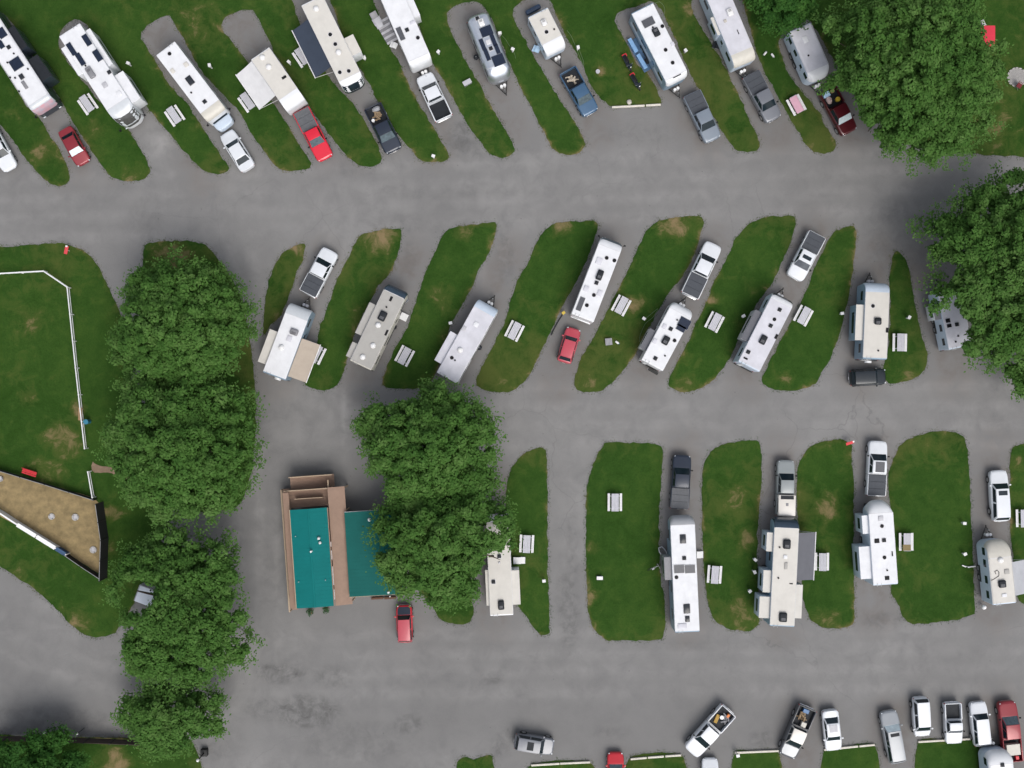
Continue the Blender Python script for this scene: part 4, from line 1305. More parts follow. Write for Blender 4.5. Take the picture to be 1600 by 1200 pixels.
# ------------------------------------------------------------------ lower row
rv(TR, 'cream roofed trailer beside the teal building, its nose under the centre tree', (777, 806), (784, 962), 2.35, 3.25, 'trailer', roof=M_ROOFC, cl=.6, cd=.7, rf=.2, slides=[(759, 891, 761, 946, M_ROOFC), (811, 891, 813, 944, M_ROOFC)],
   feats=[('hatch', 768, 869, .22, .5), ('vent', 780, 869), ('vent', 771, 909), ('ac', 783, 945, .95, .62), ('ac', 779, 846, .9, .6), ('pale', 780, 879, .2, .2)])
rv('fifth_wheel_trailer', 'longest white trailer with grey nose and a pair of grey solar panels', (1066, 807), (1074, 988), 2.5, 3.4, 'fifth', wall=M_SHADEWALL, cap=M_GREYCAP, cl=.85, cd=1.1, rf=.55, slides=[(1037, 871, 1040, 906, M_GREYP, M_GREYCAP)],
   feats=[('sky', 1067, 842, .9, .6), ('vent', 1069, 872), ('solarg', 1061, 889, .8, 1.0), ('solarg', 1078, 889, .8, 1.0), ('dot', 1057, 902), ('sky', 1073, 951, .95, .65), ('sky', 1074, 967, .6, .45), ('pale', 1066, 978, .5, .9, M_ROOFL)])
rv('fifth_wheel_trailer', 'cream roofed trailer with three slide outs and a flat grey awning', (1230, 811), (1222, 979), 2.5, 3.45, 'fifth', wall=M_SHADEWALL, roof=M_ROOFC, cap=M_NAVYCAP, cl=.9, cd=1.2, rf=.3,
   slides=[(1198, 832, 1198, 861, M_ROOFC, M_PALESHADE), (1193, 891, 1192, 925, M_ROOFC, M_PALESHADE), (1187, 932, 1186, 965, M_ROOFC, M_PALESHADE), (1254, 914, 1252, 966, M_ROOFC)],
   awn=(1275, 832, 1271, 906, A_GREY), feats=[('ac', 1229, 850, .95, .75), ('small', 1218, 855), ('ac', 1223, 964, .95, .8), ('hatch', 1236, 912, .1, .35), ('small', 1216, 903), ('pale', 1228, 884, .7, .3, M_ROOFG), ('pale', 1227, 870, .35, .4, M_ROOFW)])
rv('fifth_wheel_trailer', 'white trailer with rounded nose and two slide outs behind the white pickup', (1375, 783), (1384, 914), 2.5, 3.45, 'fifth', wall=M_PALESHADE, cl=1.2, cd=1.2, rf=1.1, slides=[(1346, 806, 1349, 834, M_ROOFW, M_PALESHADE), (1338, 855, 1343, 905, M_ROOFW, M_PALESHADE)],
   feats=[('dot', 1378, 822), ('hatch', 1370, 845, .45, .5), ('vent', 1381, 844), ('dot', 1382, 871), ('hatch', 1394, 865, .5, .12), ('small', 1386, 891), ('hatch', 1386, 903, .4, .45), ('pale', 1376, 810, .5, .5)])
rv(TR, 'cream round nosed trailer with black roof cable at the right edge', (1560, 845), (1570, 944), 2.4, 3.1, 'trailer', wall=M_PALESHADE, roof=M_ROOFC, cap=M_CREAM, cl=1.7, cd=.9, rf=.8, er=.2,
   awn=(1606, 874, 1612, 926, A_SILV), feats=[('ac', 1565, 912, .75, .75), ('cable', 1556, 897), ('pale', 1573, 893, .5, .5, M_ROOFG), ('dome', 1563, 875), ('pale', 1569, 930, .35, .5, M_ROOFW)])
rv(TR, 'white round ended trailer cut by the bottom right corner', (1563, 1176), (1572, 1270), 2.6, 2.9, 'trailer', wall=M_PALESHADE, roof=M_WHITE, cl=1.2, cd=1.0, rf=.8, er=.3, feats=[('vent', 1566, 1195)])
rv(TR, 'pale metal roofed trailer showing under the lower left tree', (266, 946), (213, 926), 1.75, 2.1, 'trailer', wall=M_LGREY, roof=M_ALU, cl=.3, cd=.3, rf=.1, windows=False, ladder=False, feats=[('small', 236, 921)])

# ------------------------------------------------------------------ cars and pickups
car('sedan', 'white sedan cut by the left edge of the photo', (15, 264), (-22, 196), 'sedan', 'white')
car('hatchback', 'dark red car with painted windshield reflection parked behind the solar motorhome', (130, 255), (100, 201), 'sedan', 'darkred', ws=M_WSREFLECT, W=1.7)
car('sedan', 'white sedan parked behind the cream capped motorhome', (352, 206), (388, 264), 'sedan', 'white')
car('pickup_truck', 'bright red pickup with a grey covered bed', (509, 248), (470, 172), 'regular', 'crimson', bed='greycover', ws=M_GLASSL)
car('pickup_truck', 'black pickup with firewood and scrap in its bed, top row', (616, 236), (582, 166), 'pickup', 'navy', ws=M_GLASSL)
car('pickup_truck', 'white pickup with an open black bed facing the trailer in the top row', (662, 117), (694, 186), 'pickup', 'white')
car('pickup_truck', 'blue pickup with split logs in its bed', (924, 177), (886, 110), 'pickup', 'blue', ws=M_GLASSL)
car('pickup_truck', 'silver blue pickup with dark bed cover behind the clean white trailer', (1115, 219), (1080, 146), 'pickup', 'steel', bed='cover')
car('pickup_truck', 'grey pickup with dark bed cover behind the beige nosed trailer', (1210, 187), (1172, 116), 'pickup', 'midgrey', bed='cover')
car('pickup_truck', 'maroon and black pickup loaded with a cooler and yellow tubs by the tree', (1328, 207), (1292, 140), 'pickup', 'maroon', ws=M_WSREFLECT)
car('pickup_truck', 'white pickup with black bed at the left of the middle row', (517, 391), (481, 460), 'pickup', 'white', bed='cover')
car('hatchback', 'small rose red car towed behind the white motorhome', (897, 513), (881, 566), 'hatch', 'rose', W=1.66)
car('pickup_truck', 'white pickup with a long grey bed cover, nose pointing at the upper road', (1116, 381), (1077, 463), 'pickup', 'white', bed='cover')
car('pickup_truck', 'white pickup with sunroof and grey bed cover, nose toward the trailer', (1241, 435), (1277, 366), 'pickup', 'white', bed='cover', sunroof=(.25, .6, M_GLASS), ws=mat('grey_glass', (.11, .12, .14), .08, var=.25, spec=.6))
car('suv', 'black car parked sideways behind the shade tinted trailer', (1384, 588), (1328, 591), 'suv', 'black', W=1.75)
car('pickup_truck', 'navy pickup with grey bed in front of the longest trailer', (1066, 711), (1061, 795), 'pickup', 'navy', bed='greycover')
car('pickup_truck', 'grey green pickup with a white bed cap and red rag', (1228, 719), (1226, 806), 'pickup', 'greygreen', bed='cap', W=1.85)
car('pickup_truck', 'white pickup with black glass roof and grey bed cover', (1372, 689), (1368, 775), 'pickup', 'white', bed='cover', sunroof=(.08, .92, M_SOLARG))
car('suv', 'white sport utility car with black sunroof near the right edge', (1560, 735), (1564, 815), 'suv', 'white', sunroof=(.06, .22, M_GLASS))
car('suv', 'boxy red car with black hood beside the teal buildings', (631, 946), (633, 1004), 'suv', 'red', hood='navy', roof='rose', W=1.68)
car('suv', 'grey wagon parked sideways at the bottom edge of the lot', (865, 1168), (804, 1158), 'suv', 'midgrey', sunroof=(.3, .6, M_CHAR), W=1.8)
car('sedan', 'red car cut by the bottom edge between two timber edged verges', (962, 1177), (962, 1243), 'hatch', 'red', ws=M_GLASSL)
car('pickup_truck', 'white pickup turned diagonally with tools and buckets in its bed', (1079, 1176), (1139, 1109), 'pickup', 'white')
car('hatchback', 'white and black car cut by the bottom edge below the diagonal pickup', (1110, 1186), (1110, 1250), 'hatch', 'white')
car('pickup_truck', 'dark pickup with cream roof, silver hood and junk in its bed', (1229, 1182), (1262, 1105), 'pickup', 'grey', hood='silver', roof='cream')
car('sedan', 'white sedan with silver roof panel parked alone in the bottom row', (1304, 1174), (1297, 1110), 'sedan', 'white', sunroof=(.35, .95, M_LGREY))
car('suv', 'long silver blue wagon with pale windshield in the bottom row', (1388, 1111), (1403, 1193), 'suv', 'silver', ws=M_WSREFLECT, sunroof=(.05, .16, M_CHAR))
car('minivan', 'white minivan in the bottom row with its nose on the grass edge', (1442, 1151), (1438, 1090), 'van', 'white', W=1.75)
car('pickup_truck', 'short white pickup with dark open bed in the bottom row', (1491, 1162), (1488, 1098), 'regular', 'white', W=1.78)
car('suv', 'white wagon facing up between the white pickup and the red pickup', (1528, 1097), (1535, 1166), 'suv', 'white', W=1.8)
car('pickup_truck', 'dark red pickup at the right end of the bottom row', (1573, 1096), (1583, 1190), 'pickup', 'darkred', ws=M_GLASSL)


def cargo(truck, name, label, cat, u, v, shape, m, rz=0.0):
    p, r0 = in_bed(truck, u, v)
    bm = bmesh.new()
    if shape[0] == 'box':
        _, sx, sy, sz = shape
        add_box(bm, (0, 0, sz / 2), (sx, sy, sz), .03, 2)
        add_box(bm, (0, 0, sz + .02), (sx * 1.02, sy * 1.02, .05), .015)
    elif shape[0] == 'tub':
        _, r, h = shape
        add_cyl(bm, (0, 0, h / 2), r * .85, h, 16, r)
        add_cyl(bm, (0, 0, h), r * 1.06, .04, 16)
    elif shape[0] == 'logs':
        _, nlog, ll, spread = shape
        q = random.Random(nlog * 7 + int(ll * 10))
        for i in range(nlog):
            add_cyl(bm, (q.uniform(-spread, spread), q.uniform(-spread * .8, spread * .8), .08 + (i // 5) * .11), q.uniform(.05, .09), ll * q.uniform(.6, 1.1), 7,
                    rot=(Matrix.Rotation(q.uniform(0, 3.1), 3, 'Z') @ Matrix.Rotation(math.pi / 2 + q.uniform(-.12, .12), 3, 'X')))
    elif shape[0] == 'sack':
        _, sx, sy, sz = shape
        v_ = bmesh.ops.create_icosphere(bm, subdivisions=3, radius=1)['verts']
        for w in v_:
            d = 1 + .16 * noise.noise(w.co * 2.3 + Vector((sx * 9, u, v)))
            w.co = Vector((w.co.x * sx / 2 * d, w.co.y * sy / 2 * d, max(-.55, w.co.z) * sz * .62 * d + sz * .34))
    o = obj(name, bm, m, None, p, (0, 0, r0 + rz))
    return tag(o, label, cat, 'loads in the pickup beds')


M_LOG = mat('split_logs', (0.30, 0.215, 0.13), .9, var=.4, scale=6)
M_LOGP = mat('pale_split_logs', (0.48, 0.42, 0.34), .9, var=.45, scale=5)
M_YEL = mat('yellow_plastic', (.50, .36, .03), .5)
M_BLUEP = mat('blue_plastic', (.22, .40, .66), .4)
M_SKYP = mat('sky_blue_plastic', (.42, .60, .78), .4)
M_REDP = mat('red_plastic', (.58, .03, .04), .45)
M_ORG = mat('orange_plastic', (.6, .16, .02), .5)
M_TARP = mat('grey_tarpaulin', (.30, .31, .33), .7, var=.3)
M_STRIPE = mat('striped_blanket', (.52, .40, .38), .8, var=.5, scale=7)
k5 = 'black pickup with firewood and scrap in its bed, top row'
cargo(k5, 'firewood_pile', 'tan firewood heap in the black pickup bed', 'firewood', .1, .1, ('logs', 16, .7, .35), M_LOG)
cargo(k5, 'sack', 'pale sack lying at the tailgate of the black pickup', 'sack', -.8, .3, ('sack', .6, .9, .4), M_TARP)
cargo(k5, 'propane_bottle', 'white bottle at the side of the black pickup bed', 'bottle', .5, -.85, ('tub', .16, .4), M_WPLAST)
k7 = 'blue pickup with split logs in its bed'
cargo(k7, 'firewood_pile', 'pale split logs strewn in the blue pickup bed', 'firewood', -.05, 0, ('logs', 14, .8, .42), M_LOGP)
k10 = 'maroon and black pickup loaded with a cooler and yellow tubs by the tree'
cargo(k10, 'cooler', 'sky blue cooler in the maroon pickup bed', 'cooler', -.75, -.55, ('box', .5, .7, .4), M_SKYP)
cargo(k10, 'tub', 'yellow tub nearest the cab of the maroon pickup', 'tub', .55, .65, ('tub', .24, .38), M_YEL)
cargo(k10, 'tub', 'dull yellow tub at the tailgate of the maroon pickup', 'tub', -.85, .55, ('tub', .22, .32), mat('dull_yellow_plastic', (.28, .23, .09), .6))
cargo(k10, 'blanket_bundle', 'striped blanket bundle in the maroon pickup bed', 'blanket', .05, -.5, ('sack', .9, .6, .5), M_STRIPE)
k11 = 'white pickup turned diagonally with tools and buckets in its bed'
cargo(k11, 'plank_stack', 'yellow planks in the diagonal white pickup bed', 'planks', .35, -.45, ('box', .9, .35, .12), mat('yellow_board', (.42, .26, .05), .7), .3)
cargo(k11, 'bucket', 'white bucket in the diagonal white pickup bed', 'bucket', -.15, -.1, ('tub', .2, .35), M_WPLAST)
cargo(k11, 'fuel_can', 'orange fuel can at the tailgate of the diagonal pickup', 'fuel can', -.75, .45, ('box', .35, .25, .35), M_ORG)
cargo(k11, 'tool_pile', 'dark tools piled in the diagonal white pickup bed', 'tools', -.3, .4, ('logs', 12, .8, .35), M_GREYP)
k25 = 'dark pickup with cream roof, silver hood and junk in its bed'
cargo(k25, 'cardboard_box', 'cream box against the cab of the dark pickup', 'box', .8, .35, ('box', .5, .5, .42), M_CREAM)
cargo(k25, 'junk_pile', 'brown scrap wood in the dark pickup bed', 'scrap', -.2, -.2, ('logs', 14, .6, .4), M_LOG)
cargo(k25, 'cooler', 'blue cooler at the tailgate of the dark pickup', 'cooler', -.85, -.1, ('box', .4, .6, .4), mat('deep_blue_plastic', (.05, .14, .30), .4))
k31 = 'dark red pickup at the right end of the bottom row'
cargo(k31, 'mattress', 'cream mattress lying in the dark red pickup bed', 'mattress', .1, 0, ('box', 1.1, 1.35, .55), M_CREAM)
cargo(k31, 'fuel_can', 'red fuel can at the tailgate of the dark red pickup', 'fuel can', -.85, -.55, ('box', .35, .3, .4), M_REDP)

# ------------------------------------------------------------------ picnic tables
def make_table(name='picnic_table'):
    root = thing(name, 'x', 'picnic table')
    bm = bmesh.new()
    for i in range(5):
        add_box(bm, (0, -.30 + i * .15, .745), (1.83, .138, .04), .006)
    obj('tabletop', bm, M_WOODGREY, root)
    for s in (-1, 1):
        bm = bmesh.new()
        for j in (-.065, .065):
            add_box(bm, (0, s * .62 + j, .445), (1.83, .118, .04), .006)
        obj('bench', bm, M_WOODWHITE, root)
    for s in (-1, 1):
        bm = bmesh.new()
        add_box(bm, (s * .62, 0, .40), (.045, 1.44, .09), .005)
        add_box(bm, (s * .62, 0, .70), (.045, .68, .09), .005)
        for t in (-1, 1):
            add_tube(bm, [(s * .62, t * .55, 0), (s * .62, t * .22, .72)], .045, 4)
        obj('leg_frame', bm, M_WOODGREY, root)
    return root


DN = math.atan2(-.82, .57)      # long axis, top row
UP = math.atan2(.89, .45)       # middle row
VT = math.pi / 2
TAB = [(136, 162, DN, 'grey picnic table beside the long white solar motorhome'), (272, 180, DN, 'grey picnic table left of the cream capped motorhome'),
       (387, 158, DN, 'picnic table half under the white awning'), (472, 88, DN, 'picnic table half under the navy awning'),
       (1245, 163, math.atan2(-.88, .47), 'picnic table with a pink cloth on the grass beside the maroon pickup'), (494, 553, math.atan2(.88, .42), 'picnic table mostly hidden under the tan awning'),
       (632, 556, UP, 'grey picnic table between the grey roofed trailer and the centre tree'), (804, 517, UP, 'grey picnic table alone on the grass left of the rose red car'),
       (971, 477, UP, 'grey picnic table right of the towing motorhome'), (1117, 503, UP, 'grey picnic table right of the trailer with the black roof patch'),
       (1256, 493, UP, 'grey picnic table right of the trailer with the black nose window'), (1407, 535, VT, 'grey picnic table right of the shade tinted trailer'),
       (961, 785, VT, 'white picnic table alone on the large lower grass island'), (823, 850, VT - .06, 'white picnic table right of the trailer by the teal building'),
       (1117, 898, VT - .06, 'white picnic table right of the longest white trailer'), (1285, 878, VT, 'grey picnic table at the edge of the flat grey awning'),
       (1417, 847, VT, 'grey picnic table with a brown mat on one end'), (1600, 810, VT, 'picnic table cut by the right edge beside the white sport utility')]
proto = make_table()
for i, (x, y, a, lb) in enumerate(TAB):
    o = proto if i == 0 else copy_tree(proto)
    p = P(x, y, .7)
    o.location = (p.x, p.y, .055)
    o.rotation_euler.z = a + RND.uniform(-.02, .02)
    tag(o, lb, 'picnic table', 'picnic tables on the grass')


def cloth(label, x, y, a, sx, sy, m, du=0.0, name='tablecloth'):
    p = P(x, y, .83)
    bm = bmesh.new()
    add_box(bm, (du, 0, .0), (sx, sy, .012), .004)
    for s in (-1, 1):
        add_box(bm, (du, s * (sy / 2 + .006), -.08), (sx, .012, .17), .003)
    o = obj(name, bm, m, None, (p.x, p.y, .055 + .772), (0, 0, a))
    tag(o, label, 'tablecloth')


cloth('pink cloth spread over the picnic table beside the maroon pickup', 1245, 163, math.atan2(-.88, .47), 1.75, .78, mat('pink_cloth', (.62, .36, .45), .85, var=.08))
cloth('brown mat laid on one end of a grey picnic table', 1417, 847, VT, .62, .78, mat('brown_mat', (.22, .17, .08), .85), -.58, 'mat')

# ------------------------------------------------------------------ utility pedestals and small camp things
def pedestal(x, y, label, h=1.0):
    p = P(x, y, h)
    root = thing('utility_pedestal', label, 'utility post', (p.x, p.y, 0.04), RND.uniform(0, 3), 'hookup posts at the campsites')
    bx('post', root, (0, 0, h / 2), (.11, .11, h), M_WOODWHITE, .01)
    bx('meter_box', root, (.02, 0, h - .16), (.24, .30, .38), M_WPLAST, .03)
    bx('box_lid', root, (.02, 0, h + .045), (.30, .36, .03), M_WPLAST, .012)
    bx('outlet', root, (.15, 0, h - .2), (.03, .16, .2), M_GREYP, .006)
    return root


for x, y, lb in [(200, 99, 'white hookup post right of the four panel motorhome'), (327, 102, 'pale hookup post right of the cream capped motorhome'), (451, 97, 'white hookup post right of the cream roofed awning trailer'),
                 (569, 90, 'white hookup post by the slide out of the navy awning trailer'), (685, 81, 'white hookup post between the edge cut trailer and the silver trailer'), (781, 52, 'hookup post close behind the silver trailer'),
                 (801, 77, 'white hookup post between the silver trailer and the small cream trailer'), (903, 74, 'white hookup post right of the small cream trailer'), (1071, 79, 'white hookup post right of the clean white trailer'),
                 (677, 244, 'small white post at the tip of the grass strip above the road'), (704, 505, 'hookup post above the slide out of the plain white trailer'), (1006, 498, 'white hookup post left of the trailer with the black roof patch'),
                 (1162, 494, 'small hookup post left of the grey slide topper'), (1316, 490, 'small hookup post left of the shade tinted trailer'), (1421, 496, 'white hookup post right of the shade tinted trailer'),
                 (1180, 875, 'upper hookup post left of the three slide trailer'), (1179, 894, 'lower hookup post left of the three slide trailer'), (1172, 924, 'round topped white post left of the rear slide out'),
                 (1507, 818, 'yellowish post at the right edge of the widest grass island'), (1508, 866, 'hookup post at the grass edge left of the cable roofed trailer'), (850, 908, 'small post on the grass edge of the narrow lower island'),
                 (1552, 1181, 'small pale post on the verge beside the corner trailer'), (1153, 1181, 'small white post on the timber edged verge right of the diagonal pickup')]:
    pedestal(x, y, lb, .75 + RND.random() * .3)


def hose(name, label, pts, m, cat='hose', r=.022):
    bm = bmesh.new()
    q = catmull([Vector(p) for p in pts], 4, closed=False) + [pts[-1]]
    add_tube(bm, [P(x, y) + Vector((0, 0, .095)) for x, y in q], r, 5)
    tag(obj(name, bm, m), label, cat, 'hoses and cords on the grass')


M_HOSEG = mat('pale_green_hose', (.12, .19, .09), .5)
M_HOSEW = mat('white_hose', (.55, .56, .58), .5)
hose('garden_hose', 'pale hose looping behind the clean white trailer', [(1022, 6), (1030, 3), (1037, 10), (1038, 22), (1033, 36), (1042, 60), (1052, 80), (1066, 84)], M_HOSEG)
hose('garden_hose', 'hose running from the post to the small cream trailer', [(904, 76), (911, 95), (912, 104), (906, 90), (893, 58), (886, 48)], M_HOSEG)
hose('garden_hose', 'thin hose curling left of the trailer with the black roof patch', [(1007, 499), (1018, 490), (1028, 482), (1020, 496), (1008, 506), (999, 528), (1002, 540)], M_HOSEG)
hose('water_hose', 'grey hose bent beside the longest white trailer', [(1037, 896), (1034, 880), (1037, 872), (1030, 862), (1029, 856), (1034, 854), (1041, 862), (1044, 876)], M_HOSEW, r=.06)
hose('power_cord', 'dark cord from the posts to the three slide trailer', [(1180, 893), (1186, 886), (1192, 883), (1204, 885)], M_BLACK, 'cord', .035)
hose('garden_hose', 'hose running along the grass from the silver trailer', [(782, 54), (790, 62), (796, 72), (802, 79), (806, 92)], M_HOSEG)
hose('drain_hose', 'dark drain hose lying behind the yellow cap near the towing motorhome', [(880, 490), (875, 498), (868, 510), (861, 524)], M_CHAR, r=.055)


def at_ground(name, label, cat, x, y, rz=0.0, group=None, h=.4, z=.055):
    p = P(x, y, h)
    return thing(name, label, cat, (p.x, p.y, z), rz, group)


def fire_ring(x, y, r, label, z=.06):
    root = at_ground('fire_ring', label, 'fire ring', x, y, h=.1, z=z, group='fire rings')
    n_ = 12
    for i in range(n_):
        a = i * 2 * math.pi / n_
        bx('block', root, (math.cos(a) * r, math.sin(a) * r, .10), (.22, 2 * r * math.sin(math.pi / n_) * .92, .2), M_CONC, .03, rz=a)
    cy('ash_bed', root, (0, 0, .05), r - .08, .06, mat('ash', (.42, .41, .43), .95, var=.3, scale=6), 16)


for x, y, r, lb in [(81, 807, .33, 'left of the two pale rings on the straw yard'), (118, 808, .36, 'right of the two pale rings on the straw yard'), (146, 859, .36, 'pale ring in the lower corner of the straw yard'), (1, 748, .3, 'pale ring at the left edge of the straw yard')]:
    root = at_ground('stepping_ring', lb, 'ring', x, y, h=.15, z=.12, group='pale rings on the straw yard')
    bm = bmesh.new()
    for i in range(18):
        a0, a1 = i * 2 * math.pi / 18, (i + 1) * 2 * math.pi / 18
        add_prism(bm, [(math.cos(a0) * r, math.sin(a0) * r), (math.cos(a1) * r, math.sin(a1) * r), (math.cos(a1) * r * .55, math.sin(a1) * r * .55), (math.cos(a0) * r * .55, math.sin(a0) * r * .55)], 0, .14)
    obj('rim', bm, M_CONC, root, merge=.001)
    cy('center_plate', root, (0, 0, .05), r * .56, .10, M_LGREY, 16)


def red_sign(x, y, label, rz):
    root = at_ground('site_sign', label, 'sign', x, y, rz, 'red site markers', h=.6)
    bx('post', root, (0, 0, .4), (.06, .06, .8), M_WOODWHITE, .01)
    bx('board', root, (0, 0, .78), (.85, .34, .05), M_REDP, .02, rx=.5)
    bx('board_cap', root, (.38, .04, .84), (.18, .2, .05), M_WPLAST, .02, rx=.5)


red_sign(105, 391, 'red marker board at the corner of the left lawn by the road', 1.35)
red_sign(1327, 692, 'red marker board at the tip of the grass island left of the white pickup', .3)


def chair(x, y, rz, m, label, group='camp chairs'):
    root = at_ground('camp_chair', label, 'chair', x, y, rz, group)
    bm = bmesh.new(); add_box(bm, (0, 0, .42), (.5, .52, .03), .01); obj('seat', bm, m, root)
    bm = bmesh.new(); add_box(bm, (-.27, 0, .68), (.03, .52, .52), .01, rot=Matrix.Rotation(-.25, 3, 'Y')); obj('backrest', bm, m, root)
    for s in (-1, 1):
        for t in (-1, 1):
            bm = bmesh.new(); add_tube(bm, [(t * .26, s * .28, 0), (-t * .1, s * .26, .44)], .014, 5); obj('leg', bm, M_STEEL, root)
        bx('armrest', root, (0, s * .29, .60), (.42, .05, .025), m, .008)
        bx('armrest_support', root, (.19, s * .29, .50), (.02, .02, .2), M_STEEL, .004)


def grill(x, y, label):
    root = at_ground('kettle_grill', label, 'grill', x, y, h=.6)
    dome('bowl', root, (0, 0, .62), .27, .24, M_BLACK)
    dome('lid', root, (0, 0, .70), .28, .22, M_CHAR)
    for i in range(3):
        a = i * 2.094
        bm = bmesh.new(); add_tube(bm, [(math.cos(a) * .2, math.sin(a) * .2, .6), (math.cos(a) * .3, math.sin(a) * .3, 0)], .014, 5); obj('leg', bm, M_STEEL, root)
    bx('handle', root, (0, 0, .93), (.14, .03, .03), M_STEEL, .008)


chair(633, 469, 2.2, M_LGREY, 'grey camp chair by the navy nose of the grey roofed trailer')
grill(616, 511, 'black kettle grill right of the grey roofed trailer')
grill(749, 543, 'dark kettle grill right of the plain white trailer')
grill(744, 90, 'dark kettle grill on the bay left of the silver trailer')


def step(x, y, rz, label, m=M_WPLAST, w=.75, d=.5):
    root = at_ground('entry_step', label, 'step', x, y, rz, 'entry steps beside the trailers', h=.4, z=0)
    bx('tread', root, (0, 0, .42), (d, w, .05), m, .015)
    bx('tread', root, (d * .75, 0, .22), (d * .6, w, .05), m, .015)
    for s in (-1, 1):
        bm = bmesh.new()
        add_tube(bm, [(-d * .4, s * w * .46, 0), (-d * .4, s * w * .46, .42)], .025, 5)
        add_tube(bm, [(d * 1.0, s * w * .46, 0), (-d * .3, s * w * .46, .44)], .025, 5)
        obj('side_rail', bm, M_STEEL, root)


step(629, 494, -.45, 'pale step at the door of the grey roofed trailer')
step(808, 876, 0, 'white step mat at the side of the trailer by the teal building', M_WPLAST, .7, .8)
step(1092, 867, 0, 'white step at the side of the longest white trailer', M_WPLAST, .7, .45)
step(840, 77, 2.7, 'pale blue step at the side of the small cream trailer', M_SKYP, .7, .5)
step(1124, 70, 2.8, 'dark step beside the lilac white trailer', M_CHAR, .9, .6)
step(617, 71, 2.7, 'white step at the door of the edge cut trailer', M_WPLAST, .6, .5)

# grey folding deck furniture left of the edge-cut trailer
root = at_ground('lounge_chair', 'grey padded recliner on the grass by the edge cut trailer', 'lounge chair', 590, 34, math.atan2(-.86, .5), h=.5)
bx('seat', root, (.1, 0, .38), (1.15, .75, .10), M_LGREY, .04)
bx('backrest', root, (-.72, 0, .58), (.75, .75, .09), M_GREYP, .04, ry=.6)
for s in (-1, 1):
    bx('armrest', root, (-.05, s * .41, .56), (.8, .07, .05), M_LGREY, .02)
    for t in (-.4, .55):
        bx('leg', root, (t, s * .36, .19), (.05, .05, .38), M_STEEL, .01)
root = at_ground('outdoor_mat', 'grey slatted mat between the recliner and the edge cut trailer', 'mat', 606, 48, math.atan2(-.86, .5), h=.05, z=.09)
for i in range(9):
    bx('slat', root, (-1.15 + i * .29, 0, .02), (.26, 1.5, .05), M_GREYP if i % 2 else M_LGREY, .01)

# blue mat with benches beside the clean white trailer
ra = math.atan2(-.87, .5)
p = P(1003, 85)
bm = bmesh.new(); add_box(bm, (0, 0, .0), (3.6, 1.5, .02), .006)
tag(obj('ground_mat', bm, mat('denim_blue_mat', (.085, .165, .29), .9, var=.35, scale=2.2), None, (p.x, p.y, .10), (0, 0, ra)), 'blue mat on the ground beside the clean white trailer', 'mat')


def bench(x, y, L, rz, label):
    root = at_ground('folding_bench', label, 'bench', x, y, rz, h=.5, z=.11)
    bx('seat', root, (0, 0, .45), (L, .42, .05), M_BLUEP, .015)
    for s in (-1, 1):
        bx('leg_frame', root, (s * L * .38, 0, .21), (.05, .36, .42), M_STEEL, .01)


bench(989, 71, 1.6, ra, 'upper light blue folding bench on the blue mat')
bench(1003, 96, 1.7, ra, 'lower light blue folding bench on the blue mat')
root = at_ground('camp_stove_table', 'black camp stove on a small table on the blue mat', 'stove', 1012, 95, ra, h=.7, z=.11)
bx('table_top', root, (0, 0, .60), (.6, .5, .04), M_BLACK, .01)
bx('burner_box', root, (0, 0, .69), (.5, .36, .12), M_CHAR, .02)
for s in (-1, 1):
    for t in (-1, 1):
        bx('leg', root, (s * .26, t * .2, .29), (.03, .03, .58), M_STEEL, .005)


def motorbike(F, R, label):
    f, r_ = P(*F, .6), P(*R, .6)
    c = (f + r_) / 2
    rz = math.atan2(f.y - r_.y, f.x - r_.x)
    L = (f - r_).xy.length
    root = thing('motor_scooter', label, 'scooter', (c.x, c.y, .05), rz, 'scooters on the grass')
    for s in (-1, 1):
        t = cy('wheel', root, (s * L * .36, 0, .27), .27, .13, M_RUBBER, 16, rot=(math.pi / 2, 0, 0))
        cy('rim', t, (0, 0, 0), .15, .14, M_RIM, 10)
    bm = bmesh.new()
    add_box(bm, (-L * .22, 0, .62), (L * .50, .44, .26), .09, 3)
    add_box(bm, (0, 0, .36), (L * .5, .40, .12), .04, 2)
    add_box(bm, (L * .24, 0, .66), (.16, .50, .62), .06, 2, rot=Matrix.Rotation(-.3, 3, 'Y'))
    obj('body', bm, PT['navy'], root)
    bx('seat', root, (-L * .2, 0, .80), (L * .42, .32, .10), M_BLACK, .04)
    bx('fender', root, (-L * .44, .06, .62), (.34, .52, .10), M_REDP, .04)
    bx('windscreen', root, (L * .30, 0, 1.05), (.05, .42, .34), M_GLASS, .02, ry=-.5)
    bm = bmesh.new(); add_tube(bm, [(L * .2, -.36, 1.0), (L * .26, 0, .98), (L * .2, .36, 1.0)], .018, 6); obj('handlebar', bm, M_STEEL, root)
    dome('headlight', root, (L * .33, 0, .86), .10, .12, M_WPLAST)


motorbike((987, 110), (974, 86), 'dark scooter with red tail nearest the blue mat')
motorbike((1001, 140), (986, 116), 'second dark scooter behind the one by the blue mat')


def kayak(F, R, label, m, W=.7):
    f, r_ = P(*F, .3), P(*R, .3)
    c = (f + r_) / 2
    L = (f - r_).xy.length
    root = thing('park_bench', label, 'bench', (c.x, c.y, .05), math.atan2(f.y - r_.y, f.x - r_.x))
    for s, z in ((-.17, .45), (.02, .45), (.19, .45)):
        bx('seat_slat', root, (0, s, z), (L, .15, .04), m, .01)
    for j in range(2):
        bx('back_slat', root, (0, .33, .62 + j * .17), (L, .04, .14), m, .01)
    for s in (-1, 1):
        bx('leg', root, (s * L * .38, 0, .22), (.07, .44, .44), M_CHASSIS, .01)
        bx('back_post', root, (s * L * .38, .30, .58), (.06, .04, .5), M_CHASSIS, .01)


kayak((58, 742), (36, 735), 'red bench on the lawn beside the straw yard fence', M_REDP)

